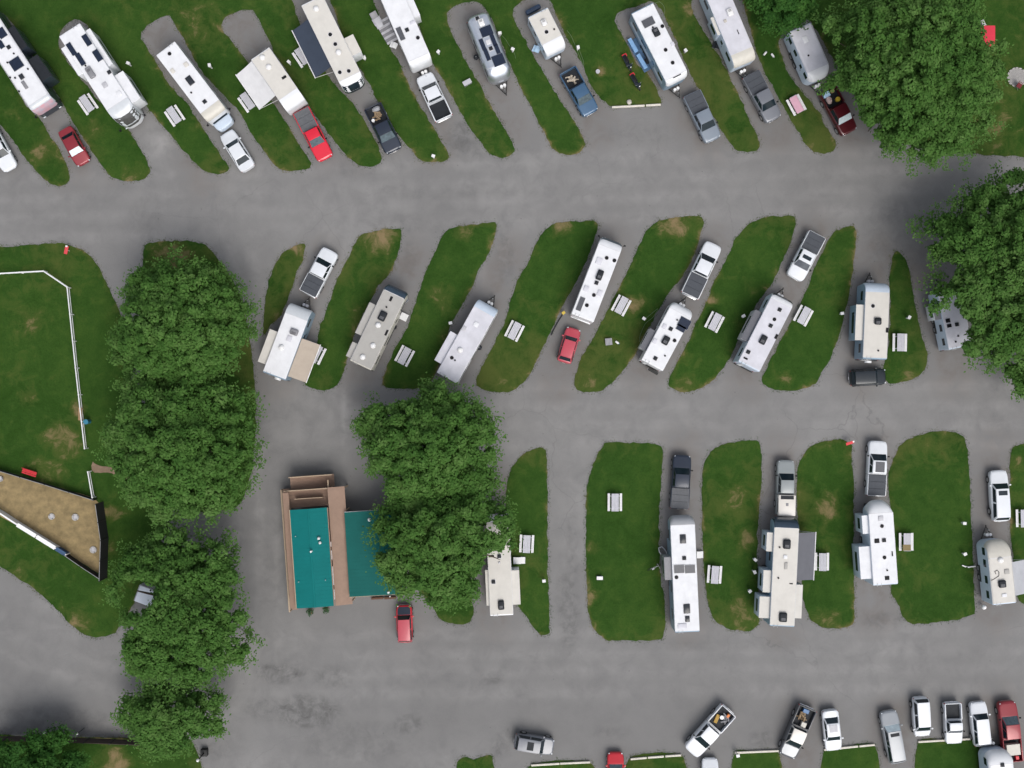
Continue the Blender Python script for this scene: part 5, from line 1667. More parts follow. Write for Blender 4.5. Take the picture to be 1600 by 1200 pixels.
# loose things on the grass
root = at_ground('bucket_pair', 'white bucket standing beside a bare patch left of the scooters', 'bucket', 934, 112, h=.3)
cy('bucket_body', root, (0, 0, .18), .17, .36, M_WPLAST, 16, .20)
cy('bucket_rim', root, (0, 0, .37), .22, .03, M_LGREY, 16)
root = at_ground('grill_stand', 'grey square grate on the grass below the middle picnic table', 'grill', 951, 534, .1, h=.3)
bx('grate', root, (0, 0, .35), (.72, .72, .05), M_GREYP, .01)
bx('fire_box', root, (0, 0, .17), (.6, .6, .32), M_CHAR, .02)
for j in range(5):
    bx('bar', root, (-.28 + j * .14, 0, .385), (.03, .66, .02), M_LGREY, .004)
root = at_ground('water_jug', 'white jug lying beside the grey square grate', 'jug', 964, 535, -.6, h=.1)
bx('jug_body', root, (0, 0, .12), (.42, .22, .22), M_WPLAST, .07)
cy('jug_cap', root, (.24, 0, .12), .04, .08, M_BLUEP, 10, rot=(0, math.pi / 2, 0))
root = at_ground('camp_kitchen', 'grey folded camp table on the grass left of the silver trailer', 'camp table', 730, 129, .5, h=.4)
bx('top', root, (0, 0, .5), (.9, .5, .04), M_LGREY, .01)
for s in (-1, 1):
    bm = bmesh.new(); add_tube(bm, [(-.42, s * .22, 0), (.42, s * .22, .48)], .018, 5); add_tube(bm, [(.42, s * .22, 0), (-.42, s * .22, .48)], .018, 5); obj('leg_frame', bm, M_STEEL, root)
root = at_ground('bicycle', 'pale grey bicycle leaning in the grass left of the longest trailer', 'bicycle', 1023, 886, .5, h=.5)
for s in (-1, 1):
    bm = bmesh.new()
    add_tube(bm, [(s * .5 + .32 * math.cos(a), .03, .34 + .32 * math.sin(a)) for a in np.linspace(0, 2 * math.pi, 17)], .022, 5)
    obj('wheel', bm, M_RUBBER, root)
bm = bmesh.new()
for a, b in [((-.5, 0, .34), (-.1, 0, .34)), ((-.1, 0, .34), (.38, 0, .78)), ((-.2, 0, .8), (.38, 0, .80)), ((-.1, 0, .34), (-.22, 0, .86)), ((-.5, 0, .34), (-.2, 0, .78)), ((.5, 0, .34), (.36, 0, .95))]:
    add_tube(bm, [a, b], .02, 5)
obj('frame', bm, M_LGREY, root)
bx('saddle', root, (-.24, 0, .89), (.26, .15, .05), M_LGREY, .02)
bm = bmesh.new(); add_tube(bm, [(.36, -.3, .98), (.4, 0, .96), (.36, .3, .98)], .02, 5); obj('handlebar', bm, M_LGREY, root)
root = at_ground('cooler', 'blue and white cooler on the large lower grass island', 'cooler', 937, 903, 0, h=.3)
bx('tub', root, (0, 0, .17), (.62, .34, .32), mat('cooler_blue', (.03, .09, .28), .4), .03)
bx('lid', root, (0, 0, .36), (.64, .36, .07), M_WPLAST, .02)
for x, y, a, lb in [(1195, 84, .9, 'left white bottle on the grass between the two top right trailers'), (1207, 87, -.9, 'right white bottle on the grass between the two top right trailers')]:
    root = at_ground('gas_bottle', lb, 'bottle', x, y, a, h=.1)
    cy('cylinder', root, (0, 0, .13), .11, .42, M_WPLAST, 12, rot=(0, math.pi / 2, 0))
    cy('valve', root, (.26, 0, .13), .035, .12, M_STEEL, 8, rot=(0, math.pi / 2, 0))
root = at_ground('yellow_hose_cap', 'yellow flag marker beside the dark drain hose', 'marker', 878, 489, 0, h=.3)
bx('stake', root, (0, 0, .3), (.03, .03, .6), M_STEEL, .005)
bx('flag', root, (.16, 0, .52), (.36, .34, .05), M_YEL, .02, rx=.5, rz=.6)
root = at_ground('satellite_dish', 'white round satellite dish behind the cable roofed trailer', 'dish', 1538, 949, 0, h=.7, z=0)
dome('dish_cover', root, (0, 0, .62), .24, .26, M_WPLAST)
for i in range(3):
    a = i * 2.094
    bm = bmesh.new(); add_tube(bm, [(0, 0, .56), (math.cos(a) * .35, math.sin(a) * .35, 0)], .02, 5); obj('leg', bm, M_STEEL, root)
root = at_ground('sewer_stand', 'white pipes of the hookup on the grass left of the cable roofed trailer', 'pipes', 1514, 886, 0, h=.2)
for j, (x, y, a) in enumerate([(-.5, .1, -.4), (.1, 0, .2), (.5, .05, .1)]):
    cy('pipe', root, (x, y, .10), .07, .42, M_WPLAST, 10, rot=(math.pi / 2, 0, a + 1.57))
bm = bmesh.new(); add_tube(bm, [(-.6, .1, .06), (-.1, .05, .08), (.3, .02, .07), (.7, .06, .06)], .04, 6); obj('drain_tube', bm, M_LGREY, root)
root = at_ground('bike_rack', 'dark rack with a folded bicycle behind the trailer with the black roof patch', 'rack', 1021, 579, math.atan2(-.85, -.48), h=.9, z=0)
bx('post', root, (0, 0, .55), (.08, .08, 1.1), M_CHASSIS, .01)
bx('crossbar', root, (.1, 0, 1.05), (.3, 1.1, .06), M_CHASSIS, .02)
bx('hanger', root, (.15, -.3, .85), (.12, .7, .30), M_GREYP, .03)
root = at_ground('bike_rack', 'blue tarp covered rack behind the small cream trailer', 'rack', 833, 15, math.atan2(.86, -.46) + 3.14, h=.8, z=0)
bx('post', root, (0, 0, .45), (.08, .08, .9), M_CHASSIS, .01)
bx('covered_load', root, (.0, 0, .75), (.5, 1.7, .55), mat('navy_tarp', (.022, .045, .09), .6, var=.3), .16)

# red canopy, white chair and stone circle on the lawn at the top right
p0 = P(1541, 56, 2.3)
root = thing('canopy_tent', 'red pop up canopy beside the top right tree', 'canopy', (p0.x, p0.y, .04), 0)
bm = bmesh.new()
hw_, hl_ = .92, 1.05
ap = bm.verts.new((0, 0, 2.42))
cs = [bm.verts.new((x, y, 2.25)) for x, y in ((-hw_, -hl_), (hw_, -hl_), (hw_, hl_), (-hw_, hl_))]
vs = [bm.verts.new((x, y, 2.05)) for x, y in ((-hw_, -hl_), (hw_, -hl_), (hw_, hl_), (-hw_, hl_))]
for i in range(4):
    bm.faces.new((cs[i], cs[(i + 1) % 4], ap))
    bm.faces.new((vs[i], vs[(i + 1) % 4], cs[(i + 1) % 4], cs[i]))
solid(bm, .01)
obj('canopy_cloth', bm, mat('red_canopy_cloth', (.62, .03, .06), .8, var=.08), root, sm=20)
for i in (-1, 1):
    for j in (-1, 1):
        bx('leg', root, (i * .86, j * .98, 1.08), (.04, .04, 2.16), M_STEEL, .005)
chair(1535, 37, 0.4, M_WPLAST, 'white chair above the red canopy')
p0 = P(1588, 121)
root = thing('fire_circle', 'grey gravel fire circle at the right edge of the top lawn', 'fire circle', (p0.x, p0.y, .06), 0)
cy('gravel_bed', root, (0, 0, .03), .92, .10, mat('grey_gravel', (.33, .32, .31), .95, var=.4, scale=12, bump=.6), 24)
for i in range(16):
    a = i * 2 * math.pi / 16
    bx('stone', root, (math.cos(a) * .96, math.sin(a) * .96, .06), (.14, .30, .13), M_CONC, .05, rz=a + RND.uniform(-.2, .2))
chair(1592, 134, -.6, mat('dark_red_cloth', (.16, .02, .025), .8), 'dark red chair below the gravel fire circle')

# ------------------------------------------------------------------ timbers along the verges
def timber(x0, y0, x1, y1, label, w=.20, z=.0):
    a, b = P(x0, y0), P(x1, y1)
    c = (a + b) / 2
    L = (b - a).xy.length
    bm = bmesh.new()
    add_box(bm, (0, 0, .11), (L, w, .20), .03, 2)
    for i, v in enumerate(bm.verts):
        v.co.y += .02 * noise.noise(Vector((v.co.x * 1.3, 0, x0)))
    o = obj('timber_edging', bm, M_TIMBER, None, (c.x, c.y, z), (0, 0, math.atan2(b.y - a.y, b.x - a.x)))
    tag(o, label, 'timber', 'bleached timbers edging the grass')


timber(956, 168, 1007, 165.5, 'left timber along the grass below the scooters')
timber(1009, 165.3, 1032, 164, 'short right timber along the grass below the scooters')
timber(830, 1195, 874, 1192.5, 'left timber on the verge below the grey wagon')
timber(875, 1192.3, 922, 1190.2, 'right timber on the verge below the grey wagon')
timber(985, 1185.5, 1010, 1183.3, 'left of three timbers right of the edge cut red car')
timber(1012, 1183, 1037, 1181.2, 'middle of three timbers right of the edge cut red car')
timber(1039, 1181, 1064, 1179.3, 'right of three timbers right of the edge cut red car')
timber(1148, 1175.5, 1216, 1172.5, 'timber on the verge right of the diagonal pickup')
timber(1287, 1171, 1340, 1165.5, 'timber behind the lone white sedan')
timber(1342, 1165.3, 1366, 1163, 'short timber right of the lone white sedan')
timber(1434, 1158.5, 1476, 1156, 'timber under the nose of the white minivan')
timber(1478, 1155.8, 1522, 1153.5, 'timber under the nose of the short white pickup')
p0 = P(983, 160)
bm = bmesh.new()
v_ = bmesh.ops.create_icosphere(bm, subdivisions=3, radius=.26)['verts']
for w in v_:
    w.co *= 1 + .25 * noise.noise(w.co * 4)
    w.co.z *= .7
tag(obj('stone', bm, M_STONE, None, (p0.x, p0.y, .12)), 'pale stone on the grass above the left timber', 'stone')

# ------------------------------------------------------------------ fences
def fence_line(name, label, pts, h, m, post_m, every, panel=True, rails=(.25, .6, .95), pr=.05, post_h=None, thick=.03, z=.05, cat='fence', mats=None, caps=None):
    w = [P(x, y) for x, y in pts]
    root = thing(name, label, cat, (w[0].x, w[0].y, z))
    o = Vector((w[0].x, w[0].y, 0))
    first = True
    for si, (a, b) in enumerate(zip(w, w[1:])):
        L = (b - a).xy.length
        n_ = max(1, round(L / every))
        rz = math.atan2(b.y - a.y, b.x - a.x)
        for i in range(n_ + 1):
            if i == 0 and not first:
                continue
            q = a.lerp(b, i / n_) - o
            bx('post', root, (q.x, q.y, (post_h or h) / 2), (pr * 2, pr * 2, post_h or h), post_m, .012, rz=rz)
            bx('post_cap', root, (q.x, q.y, (post_h or h) + .015), (pr * 2.5, pr * 2.5, .03), post_m, .01, rz=rz)
        first = False
        for i in range(n_):
            q0, q1 = a.lerp(b, i / n_) - o, a.lerp(b, (i + 1) / n_) - o
            c = (q0 + q1) / 2
            ll = (q1 - q0).xy.length
            mm = mats[si] if mats else m
            if panel:
                bx('panel', root, (c.x, c.y, h / 2 + .03), (ll - pr * 2, thick, h - .06), mm, .006, rz=rz)
                bx('top_rail', root, (c.x, c.y, h), (ll - pr * 2, caps[si] if caps else .06, .05), M_STEEL if mm is M_MESHBLK else mm, .012, rz=rz)
            else:
                for zr_ in rails:
                    bx('rail', root, (c.x, c.y, zr_ * h), (ll - pr * 2, .045 if zr_ < .9 else .10, .12), mm, .012, rz=rz)
    return root


fence_line('rail_fence', 'white rail fence round the left lawn', [(-30, 430), (0, 429), (74, 425), (111, 450), (124, 575), (138, 700)], .95, M_VINYL, M_VINYL, 2.4, panel=False, rails=(.45, .97), pr=.05)
fence_line('rail_fence', 'short white rail fence between the gate gap and the straw yard', [(143, 736), (150, 776)], .95, M_VINYL, M_VINYL, 2.4, panel=False, rails=(.45, .97), pr=.05)
fence_line('screen_fence', 'low black mesh fence along the top of the straw yard', [(-30, 724), (0, 733), (76, 756), (152, 780)], 1.0, M_MESHBLK, M_CHASSIS, 2.5, pr=.035, z=.05)
fence_line('screen_fence', 'tall black screen fence on the right side of the straw yard', [(162, 784), (170, 840), (168, 902)], 2.2, M_MESHBLK, M_CHASSIS, 2.4, pr=.04)
fence_line('screen_fence', 'dark low mesh fence at the lower corner of the straw yard', [(164, 903), (132, 882), (106, 864)], 1.1, M_MESHBLK, M_CHASSIS, 2.2, pr=.035)
M_BLUEB = mat('blue_board', (.03, .075, .16), .6, var=.2)
fence_line('board_fence', 'white board fence with a blue end along the bottom of the straw yard', [(-30, 780), (8, 800), (34, 817), (94, 854), (110, 864)], 1.1, M_VINYL, M_WOODWHITE, 1.9, pr=.05, thick=.09, mats=[M_VINYL, M_VINYL, M_VINYL, M_BLUEB], caps=[.12, .16, .42, .40])
root = at_ground('litter_bin', 'small blue bin on the fence beside the left lawn', 'bin', 135, 659, 0, h=.8)
cy('bin_body', root, (0, 0, .45), .22, .9, mat('bin_blue', (.02, .15, .24), .5), 14, .25)
cy('bin_lid', root, (0, 0, .92), .26, .05, mat('bin_lid_blue', (.03, .19, .29), .5), 14)
root = at_ground('notice_board', 'tan board panel leaning inside the white rail fence', 'board', 124, 647, 0, h=.9)
bx('panel', root, (0, 0, .62), (.40, 1.3, .06), mat('tan_panel', (.34, .22, .12), .8), .02, ry=.7)
for s in (-1, 1):
    bx('leg', root, (.05, s * .5, .3), (.06, .06, .6), M_TANL, .01)
fence_line('wood_fence', 'dark wooden fence along the road at the bottom left', [(-30, 1150), (60, 1150), (140, 1153), (220, 1156), (262, 1158)], 1.5, mat('dark_stained_boards', (.05, .035, .028), .85, var=.35, scale=3), M_CHASSIS, 2.4, pr=.06, post_h=1.55, thick=.05)
root = at_ground('lamp_post', 'black lamp post with white globe at the bottom edge of the lot', 'lamp post', 309, 1188, 0, h=2.6, z=0)
bx('plinth', root, (0, 0, .3), (.7, .7, .6), M_CHASSIS, .03)
cy('pole', root, (0, 0, 1.4), .07, 2.2, M_BLACK, 12, .05)
dome('globe', root, (0, 0, 2.6), .17, .19, M_WPLAST)
cy('collar', root, (0, 0, 2.5), .13, .08, M_BLACK, 12)
for x, y, lb in [(69, 1146, 'left white globe lamp on the dark wooden fence'), (120, 1147, 'right white lamp on the dark wooden fence')]:
    root = at_ground('fence_lamp', lb, 'lamp', x, y, 0, 'lamps on the dark wooden fence', h=1.9, z=0)
    cy('stem', root, (0, 0, .85), .03, 1.7, M_BLACK, 8)
    dome('globe', root, (0, 0, 1.82), .12, .13, M_WPLAST)

# ------------------------------------------------------------------ office with teal roof, tan decks and lean-to roofs
br = math.radians(4.0)
pc = P(487, 872, 3.6)
root = thing('cabin_office', 'long cabin with bright teal metal roof and tan porches', 'building', (pc.x, pc.y, 0), br)
inv = Matrix.Rotation(-br, 3, 'Z')


def bl(px, py, h):
    return inv @ (P(px, py, h) - Vector((pc.x, pc.y, 0)))


RW, RL, RH = 3.75, 9.95, 3.7
bm = bmesh.new(); add_box(bm, (0, 0, 1.55), (RW - .7, RL - .7, 3.1), .02); wal = obj('wall', bm, M_TANWALL, root)
for s in (-1, 1):                                           # roof: one sheet per slope, with ribbed seams
    bm = bmesh.new()
    add_slab(bm, [(0, -RL / 2, RH), (s * RW / 2, -RL / 2, RH - .16), (s * RW / 2, RL / 2, RH - .16), (0, RL / 2, RH)], .06)
    sh_ = obj('roof_slope', bm, M_TEAL, root, sm=0)
    for j in range(1, 25):
        y = -RL / 2 + j * RL / 25
        bm = bmesh.new()
        add_slab(bm, [(s * .06, y - .018, RH + .004), (s * RW / 2, y - .018, RH - .148), (s * RW / 2, y + .018, RH - .148), (s * .06, y + .018, RH + .004)], .025)
        obj('seam', bm, M_TEAL, sh_, sm=0)
    bx('gutter', root, (s * (RW / 2 + .04), 0, RH - .22), (.10, RL, .10), M_TAN if s > 0 else M_TANL, .02)
bx('ridge_cap', root, (0, 0, RH + .012), (.22, RL + .02, .05), M_TEAL, .02)
for px, py in ((498, 841), (500, 848)):
    q = bl(px, py, 3.75); zz = RH - .16 * abs(q.x) / (RW / 2)
    dome('roof_vent', root, (q.x, q.y, zz + .12), .16, .22, M_WPLAST)
q = bl(487, 861, 3.75)
cy('vent_pipe', root, (q.x, q.y, RH + .2), .10, .6, M_WPLAST, 12)
for px, py in ((462, 838), (467, 909), (509, 906)):
    q = bl(px, py, 3.6); cy('vent_pipe', root, (q.x, q.y, RH - .16 * abs(q.x) / (RW / 2) + .08), .05, .2, M_STEEL, 8)
# right porch roof, tan, lower
x0, x1 = RW / 2 + .10, RW / 2 + 1.78
bm = bmesh.new()
ye = RL / 2 + 1.95
add_slab(bm, [(x0, -RL / 2 - .1, 3.05), (x1, -RL / 2 - .1, 2.75), (x1, ye, 2.75), (x0, ye, 3.05)], .07)
pr_ = obj('porch_roof', bm, M_TAN, root, sm=0)
for j in range(6):
    bx('porch_post', root, (x1 - .12, -RL / 2 + .1 + j * (ye + RL / 2 - .3) / 5, 1.35), (.13, .13, 2.7), M_TANL, .01)
for j, (y, l_) in enumerate(((-3.9, 1.0), (-2.0, 1.9), (.1, .9), (1.2, .5))):
    bx('fascia_board', root, (x0 - .04, y, 3.10), (.07, l_, .10), M_WPLAST, .01)
# left porch: narrower roof and a railing
x2, x3 = -RW / 2 - .14, -RW / 2 - .78
bm = bmesh.new()
add_slab(bm, [(x2, -RL / 2 - .1, 3.0), (x3, -RL / 2 - .1, 2.85), (x3, RL / 2 + 1.7, 2.85), (x2, RL / 2 + 1.7, 3.0)], .07)
obj('porch_roof', bm, M_TAN, root, sm=0)
bx('deck_floor', root, (x3 - .10, .6, .45), (.75, RL + 2.6, .12), M_TAN, .01)
yl0, yl1 = -RL / 2 - .7, RL / 2 + 1.9
for j in range(9):
    bx('rail_post', root, (x3 - .42, yl0 + (yl1 - yl0) * j / 8, .95), (.09, .09, 1.1), M_TANL, .01)
bx('handrail', root, (x3 - .42, (yl0 + yl1) / 2, 1.52), (.14, yl1 - yl0, .05), M_TANL, .01)
bx('mid_rail', root, (x3 - .42, (yl0 + yl1) / 2, 1.0), (.05, yl1 - yl0, .08), M_TANL, .01)
# north deck with ramp, boards laid across and railings
yN0, yN1 = RL / 2 + .02, RL / 2 + 1.85
bx('deck_base', root, (-.1, (yN0 + yN1) / 2, 1.7), (RW + 1.1, yN1 - yN0, .10), M_TANWALL, .01)
for j in range(13):
    bx('deck_board', root, (-.1, yN0 + (j + .5) * (yN1 - yN0) / 13, 1.775), (RW + 1.1, (yN1 - yN0) / 13 - .012, .04), M_TAN, .006)
for x in (-RW / 2 - .55, RW / 2 + .05):
    for y in (yN0 + .2, yN1 - .1):
        bx('deck_post', root, (x, y, .83), (.14, .14, 1.66), M_TANL, .01)
yR0, yR1 = yN1 + .02, yN1 + 1.3
bx('ramp_base', root, (.15, (yR0 + yR1) / 2, 1.2), (RW + .7, yR1 - yR0, .08), M_TANWALL, .01, ry=.16)
for j in range(9):
    bx('ramp_board', root, (.15, yR0 + (j + .5) * (yR1 - yR0) / 9, 1.26), (RW + .7, (yR1 - yR0) / 9 - .012, .04), M_TAN, .006, ry=.16)
for nm, cx_, cyy, sx, sy, z in (('deck_railing', -.25, yN1 + .0, RW + .9, .10, 2.65), ('deck_railing', RW / 2 + .12, yN1 - .6, .10, 2.9, 2.65), ('deck_railing', .15, yR1 + .02, RW + .7, .10, 2.2), ('deck_railing', -.1, yN0 + .95, RW - .9, .08, 2.62)):
    bx(nm, root, (cx_, cyy, z), (sx, sy, .07), M_TANL, .015)
    bx('railing_panel', root, (cx_, cyy, z - .5), (sx * .98 if sx > sy else .05, sy * .98 if sy > sx else .05, .86), M_TAN, .01)
for y in (-3.2, -.6, 2.1):
    for s in (-1, 1):
        bx('window', root, (s * (RW / 2 - .34), y, 1.7), (.06, 1.1, .9), M_GLASS, .01)
d_ = bx('door', root, (-.6, -RL / 2 + .34, 1.05), (.95, .06, 2.05), mat('brown_door', (.12, .07, .04), .5), .01)
bx('door_handle', d_, (.36, -.05, 0), (.05, .06, .14), M_CHROME, .01)
# posts and plants at the foot of the south gable
for px, py, lb in ((486, 955, 'left potted plant at the foot of the teal cabin gable'), (511, 951, 'right potted plant at the foot of the teal cabin gable')):
    p0 = P(px, py)
    rt_ = thing('potted_plant', lb, 'plant', (p0.x, p0.y, 0), 0, 'potted plants at the cabin')
    cy('pot', rt_, (0, 0, .2), .16, .4, mat('terracotta', (.30, .12, .06), .8), 14, .22)
    bm = bmesh.new()
    q = random.Random(int(px))
    for i in range(90):
        a, r2, z = q.uniform(0, 6.28), q.uniform(.05, .38), q.uniform(.35, .85)
        c = Vector((math.cos(a) * r2, math.sin(a) * r2, z)); t = Vector((q.uniform(-1, 1), q.uniform(-1, 1), q.uniform(-.3, .6))).normalized() * .11
        n_ = t.cross(Vector((0, 0, 1))).normalized() * .05
        bm.faces.new([bm.verts.new(v) for v in (c - t, c + n_, c + t, c - n_)])
    obj('leaves', bm, mat('dark_leaf', (.022, .07, .018), .6, var=.4), rt_, sm=0)

# second building, dark teal shallow roof, half under the tree
pc = P(586, 864, 3.3)
b2 = math.radians(3.5)
root = thing('wash_house', 'low building with dark teal roof half under the centre tree', 'building', (pc.x, pc.y, 0), b2)
inv = Matrix.Rotation(-b2, 3, 'Z')
RW, RL, RH = 5.7, 8.55, 3.45
bm = bmesh.new(); add_box(bm, (0, 0, 1.45), (RW - .8, RL - .8, 2.9), .02); obj('wall', bm, M_TANWALL, root)
for s in (-1, 1):
    bm = bmesh.new()
    add_slab(bm, [(0.9, -RL / 2, RH), (s * RW / 2 + (0 if s < 0 else 0), -RL / 2, RH - .16), (s * RW / 2, RL / 2, RH - .16), (0.9, RL / 2, RH)], .06)
    sh_ = obj('roof_slope', bm, M_TEALD, root, sm=0)
    for j in range(1, 22):
        y = -RL / 2 + j * RL / 22
        bm = bmesh.new()
        add_slab(bm, [(.9 + s * .06, y - .018, RH + .004), (s * RW / 2, y - .018, RH - .148), (s * RW / 2, y + .018, RH - .148), (.9 + s * .06, y + .018, RH + .004)], .025)
        obj('seam', bm, M_TEALD, sh_, sm=0)
bx('ridge_cap', root, (.9, 0, RH + .012), (.22, RL + .02, .05), M_TEALD, .02)
for s in (-1, 1):
    bx('gable_trim', root, (0, s * (RL / 2 + .03), RH - .20), (RW, .05, .10), M_LGREY if s > 0 else M_TANL, .01)
q = bl(577, 812, 3.4); dome('roof_vent', root, (q.x, q.y, RH - .1), .19, .26, M_WPLAST)
q = bl(607, 925, 3.4); dome('roof_vent', root, (q.x, q.y, RH - .02), .15, .22, M_WPLAST)
q = bl(610, 931, 3.2); cy('vent_pipe', root, (q.x, q.y, RH - .0), .06, .4, M_WPLAST, 10)
for x in (-1.6, .2, 1.7):
    bx('window', root, (x, -RL / 2 + .39, 2.1), (.9, .06, .5), M_GLASS, .01)
d_ = bx('door', root, (-.7, -RL / 2 + .39, 1.05), (.9, .06, 2.05), mat('brown_door', (.12, .07, .04), .5), .01)
bx('door_handle', d_, (.34, -.05, 0), (.05, .06, .14), M_CHROME, .01)
for px, py, lb in ((590, 934, 'left'), (610, 933.5, 'right')):
    p0 = P(px, py)
    bm = bmesh.new(); add_box(bm, (0, 0, .18), (1.25, .22, .34), .04, 2)
    tag(obj('wooden_planter', bm, mat('dark_planter_wood', (.12, .06, .035), .8, var=.3), None, (p0.x, p0.y, 0), (0, 0, b2)), lb + ' low wooden planter below the dark teal roof', 'planter', 'planters at the wash house')

# ------------------------------------------------------------------ trees
LEAF = leaf_material('broad_leaves', (0.038, 0.105, 0.018), (0.075, 0.170, 0.034), (0.125, 0.225, 0.062))
LEAF2 = leaf_material('dark_broad_leaves', (0.016, 0.062, 0.010), (0.038, 0.115, 0.020), (0.070, 0.165, 0.032))


def tree(name, label, px, py, rx, ry, ht, seed, lobes=22, m=LEAF, cat='tree', dens=1.0, leaf=.27, avoid=()):
    """crown centre as seen in the photo, half widths in metres"""
    g = np.random.default_rng(seed)
    zc = ht * .52
    c = P(px, py, zc)
    root = thing(name, label, cat, (c.x, c.y, 0), 0, 'broad leaved trees around the lot')
    cents, rads = [], []
    for i in range(lobes):
        rr = math.sqrt((i + .4) / lobes) * .82
        a = i * 2.39996 + g.uniform(-.25, .25) + seed
        rr *= g.uniform(.88, 1.12)
        x, y = math.cos(a) * rr * rx, math.sin(a) * rr * ry
        z = zc + (ht - zc) * (math.sqrt(max(0, 1 - min(rr, 1) ** 2)) * g.uniform(.55, 1.0)) - ht * .16 * rr - ht * .06
        cents.append((x, y, z))
        rads.append(min(rx, ry) * g.uniform(.25, .38) * (1.1 if rr < .5 else .95))
    P_, N_, S_, C_ = [], [], [], []
    for (x, y, z), r in zip(cents, rads):
        lt = g.uniform(-.16, .16)
        ncl = int(15 * (r / 1.6) ** 1.6) + 7
        for j in range(ncl):
            th = g.uniform(0, 2 * math.pi)
            cz = g.uniform(-.35, 1.0)
            sr = math.sqrt(max(0, 1 - cz * cz))
            k = g.uniform(.72, 1.12)
            cc = np.array((x + math.cos(th) * sr * r * k, y + math.sin(th) * sr * r * k, z + cz * r * .75 * k))
            cr = g.uniform(.38, .70)
            qx, qy = 800 + (cc[0] + c.x) * PXM * CAM_H / (CAM_H - cc[2]), 600 - (cc[1] + c.y) * PXM * CAM_H / (CAM_H - cc[2])
            if any((qx - a) ** 2 + (qy - b_) ** 2 < r2 * r2 for a, b_, r2 in avoid):
                continue
            nl = int(72 * dens * (cr / .5) ** 2)
            q = g.normal(0, 1, (nl, 3))
            q /= np.linalg.norm(q, axis=1)[:, None] + 1e-6
            q *= (g.uniform(.25, 1.0, nl) ** .5)[:, None]
            pts = cc + q * np.array((cr, cr, cr * .62))
            # a few sprays reaching past the clump
            pts[: nl // 9, :2] += q[: nl // 9, :2] * cr * .55
            nrm = q * .75 + np.array((0, 0, .6)) + g.normal(0, .24, (nl, 3))
            P_.append(pts); N_.append(nrm)
            S_.append(g.uniform(.65, 1.3, nl) * leaf)
            C_.append(np.clip(.48 + lt + g.normal(0, .10) + g.normal(0, .13, nl), 0, 1))
    # feathery low sprays round the rim
    for i, ((x, y, z), r) in enumerate(zip(cents, rads)):
        if (x / rx) ** 2 + (y / ry) ** 2 < .30:
            continue
        a0 = math.atan2(y / ry, x / rx)
        for j in range(9):
            th = a0 + g.uniform(-1.1, 1.1)
            k = r * g.uniform(.85, 1.55)
            cc = np.array((x + math.cos(th) * k, y + math.sin(th) * k, z - g.uniform(.1, .9) * r))
            qx, qy = 800 + (cc[0] + c.x) * PXM * CAM_H / (CAM_H - cc[2]), 600 - (cc[1] + c.y) * PXM * CAM_H / (CAM_H - cc[2])
            if any((qx - a) ** 2 + (qy - b_) ** 2 < r2 * r2 for a, b_, r2 in avoid):
                continue
            nl = int(34 * dens)
            pts = cc + g.normal(0, 1, (nl, 3)) * np.array((.36, .36, .16))
            P_.append(pts); N_.append(np.array((0, 0, 1.0)) + g.normal(0, .3, (nl, 3)))
            S_.append(g.uniform(.5, 1.0, nl) * leaf)
            C_.append(np.clip(.62 + g.normal(0, .12, nl), 0, 1))
    pts, nrm, sz, tint = np.concatenate(P_), np.concatenate(N_), np.concatenate(S_), np.concatenate(C_)
    nrm /= np.linalg.norm(nrm, axis=1)[:, None]
    n = len(pts)
    rnd = g.normal(0, 1, (n, 3))
    t = np.cross(nrm, rnd); t /= np.linalg.norm(t, axis=1)[:, None] + 1e-9
    b = np.cross(nrm, t)
    l_, w_ = sz[:, None] * .62, sz[:, None] * .36
    v = np.stack([pts - t * l_, pts + b * w_ - nrm * w_ * .25, pts + t * l_, pts - b * w_ - nrm * w_ * .25], 1).reshape(-1, 3)
    me = bpy.data.meshes.new('crown')
    me.vertices.add(n * 4)
    me.vertices.foreach_set('co', v.astype(np.float32).ravel())
    me.loops.add(n * 4)
    me.loops.foreach_set('vertex_index', np.arange(n * 4, dtype=np.int32))
    me.polygons.add(n)
    me.polygons.foreach_set('loop_start', np.arange(0, n * 4, 4, dtype=np.int32))
    me.update(calc_edges=True)
    ca = me.color_attributes.new('tint', 'FLOAT_COLOR', 'POINT')
    col = np.ones((n, 4, 4), np.float32)
    col[:, :, :3] = tint[:, None, None]
    ca.data.foreach_set('color', col.ravel())
    me.materials.append(m)
    crown = bpy.data.objects.new('crown', me)
    link(crown, root)
    # trunk and limbs
    bm = bmesh.new()
    tr = max(.16, min(rx, ry) * .055)
    top = ht * .62
    add_tube(bm, [(0, 0, -.1), (.02, .01, .25), (.05, -.03, top * .4), (-.06, .05, top * .75), (0, 0, top)], [tr * 1.7, tr * 1.15, tr, tr * .75, tr * .45], 10)
    obj('trunk', bm, M_BARK, root, sm=60)
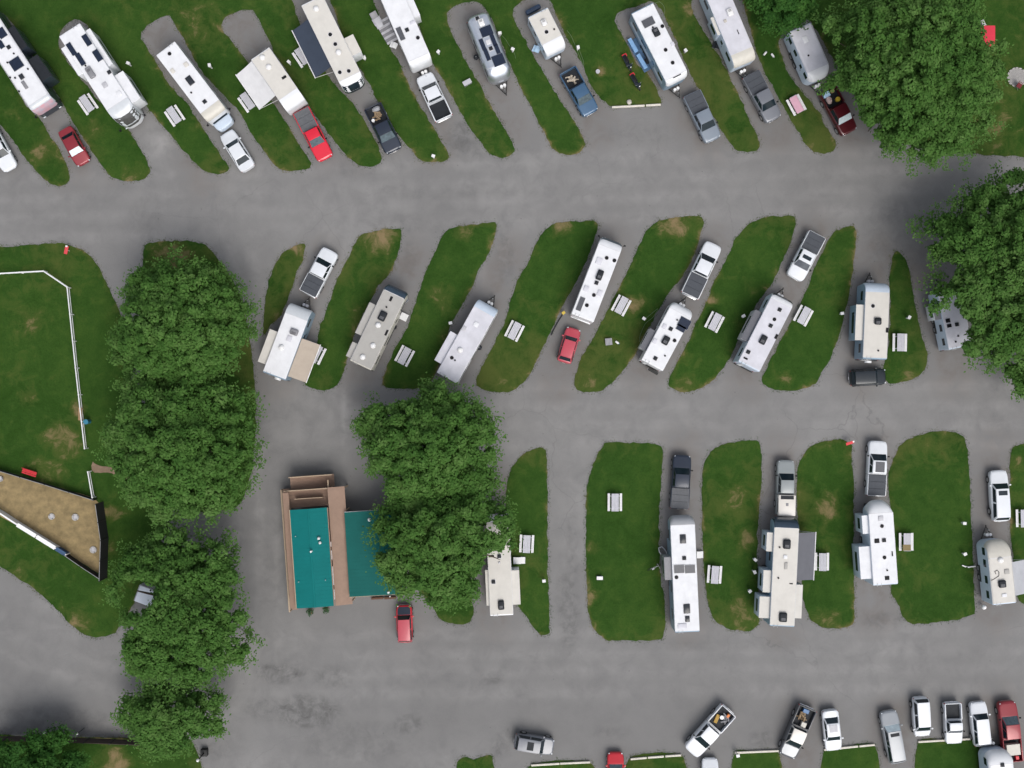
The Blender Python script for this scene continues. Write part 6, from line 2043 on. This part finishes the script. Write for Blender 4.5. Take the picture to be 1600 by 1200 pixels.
    for i in range(0, lobes, 2):
        x, y, z = cents[i]
        z1 = top * (.35 + .55 * g.random())
        bm = bmesh.new()
        add_tube(bm, [(0, 0, z1), (x * .4, y * .4, z1 + (z - z1) * .45 + .3), (x * .85, y * .85, z - .1), (x, y, z + .2)], [tr * .5, tr * .36, tr * .2, tr * .08], 6)
        obj('limb', bm, M_BARK, root, sm=60)
    return root


tree('broadleaf_tree', 'huge spreading tree filling the top right', 1420, 116, 8.6, 8.0, 13, 1, 44, avoid=[(1548, 56, 15), (1262, 88, 50), (1240, 50, 40), (1310, 172, 38), (1328, 200, 30), (1335, 235, 44), (1378, 264, 26), (1295, 222, 44)])
tree('broadleaf_tree', 'large tree at the right edge beside the upper road', 1566, 434, 7.4, 9.6, 12.5, 2, 40, avoid=[(1483, 512, 36), (1478, 545, 30)])
tree('broadleaf_tree', 'upper of the two joined trees beside the left lawn', 288, 512, 6.3, 6.2, 11, 3, 30)
tree('broadleaf_tree', 'lower of the two joined trees beside the left lawn', 292, 694, 6.9, 6.9, 11.5, 4, 32)
tree('broadleaf_tree', 'lower left tree beside the pale trailer roof', 289, 946, 6.5, 7.7, 11, 5, 32, avoid=[(214, 930, 31)])
tree('broadleaf_tree', 'small pale green tree at the end of the dark wooden fence', 270, 1119, 4.8, 3.5, 8, 6, 18)
tree('broadleaf_tree', 'upper of the two joined centre trees touching the plain white trailer', 672, 702, 6.6, 5.9, 11, 7, 30, avoid=[(735, 560, 45)])
tree('broadleaf_tree', 'lower of the two joined centre trees over the dark teal roof', 694, 845, 6.9, 6.0, 11, 8, 30, avoid=[(790, 900, 46), (555, 900, 24)])
tree('broadleaf_tree', 'dark tree in the bottom left corner', 60, 1195, 4.7, 3.1, 7, 9, 16, LEAF2)
tree('broadleaf_tree', 'dark tree cut by the top edge behind the beige nosed trailer', 1222, 4, 2.9, 2.6, 7, 10, 12, LEAF2, avoid=[(1266, 88, 52), (1240, 62, 20)])
tree('broadleaf_tree', 'dark small tree between the right edge and the lower tree foliage', 1602, 588, 1.9, 1.8, 6, 11, 8, LEAF)
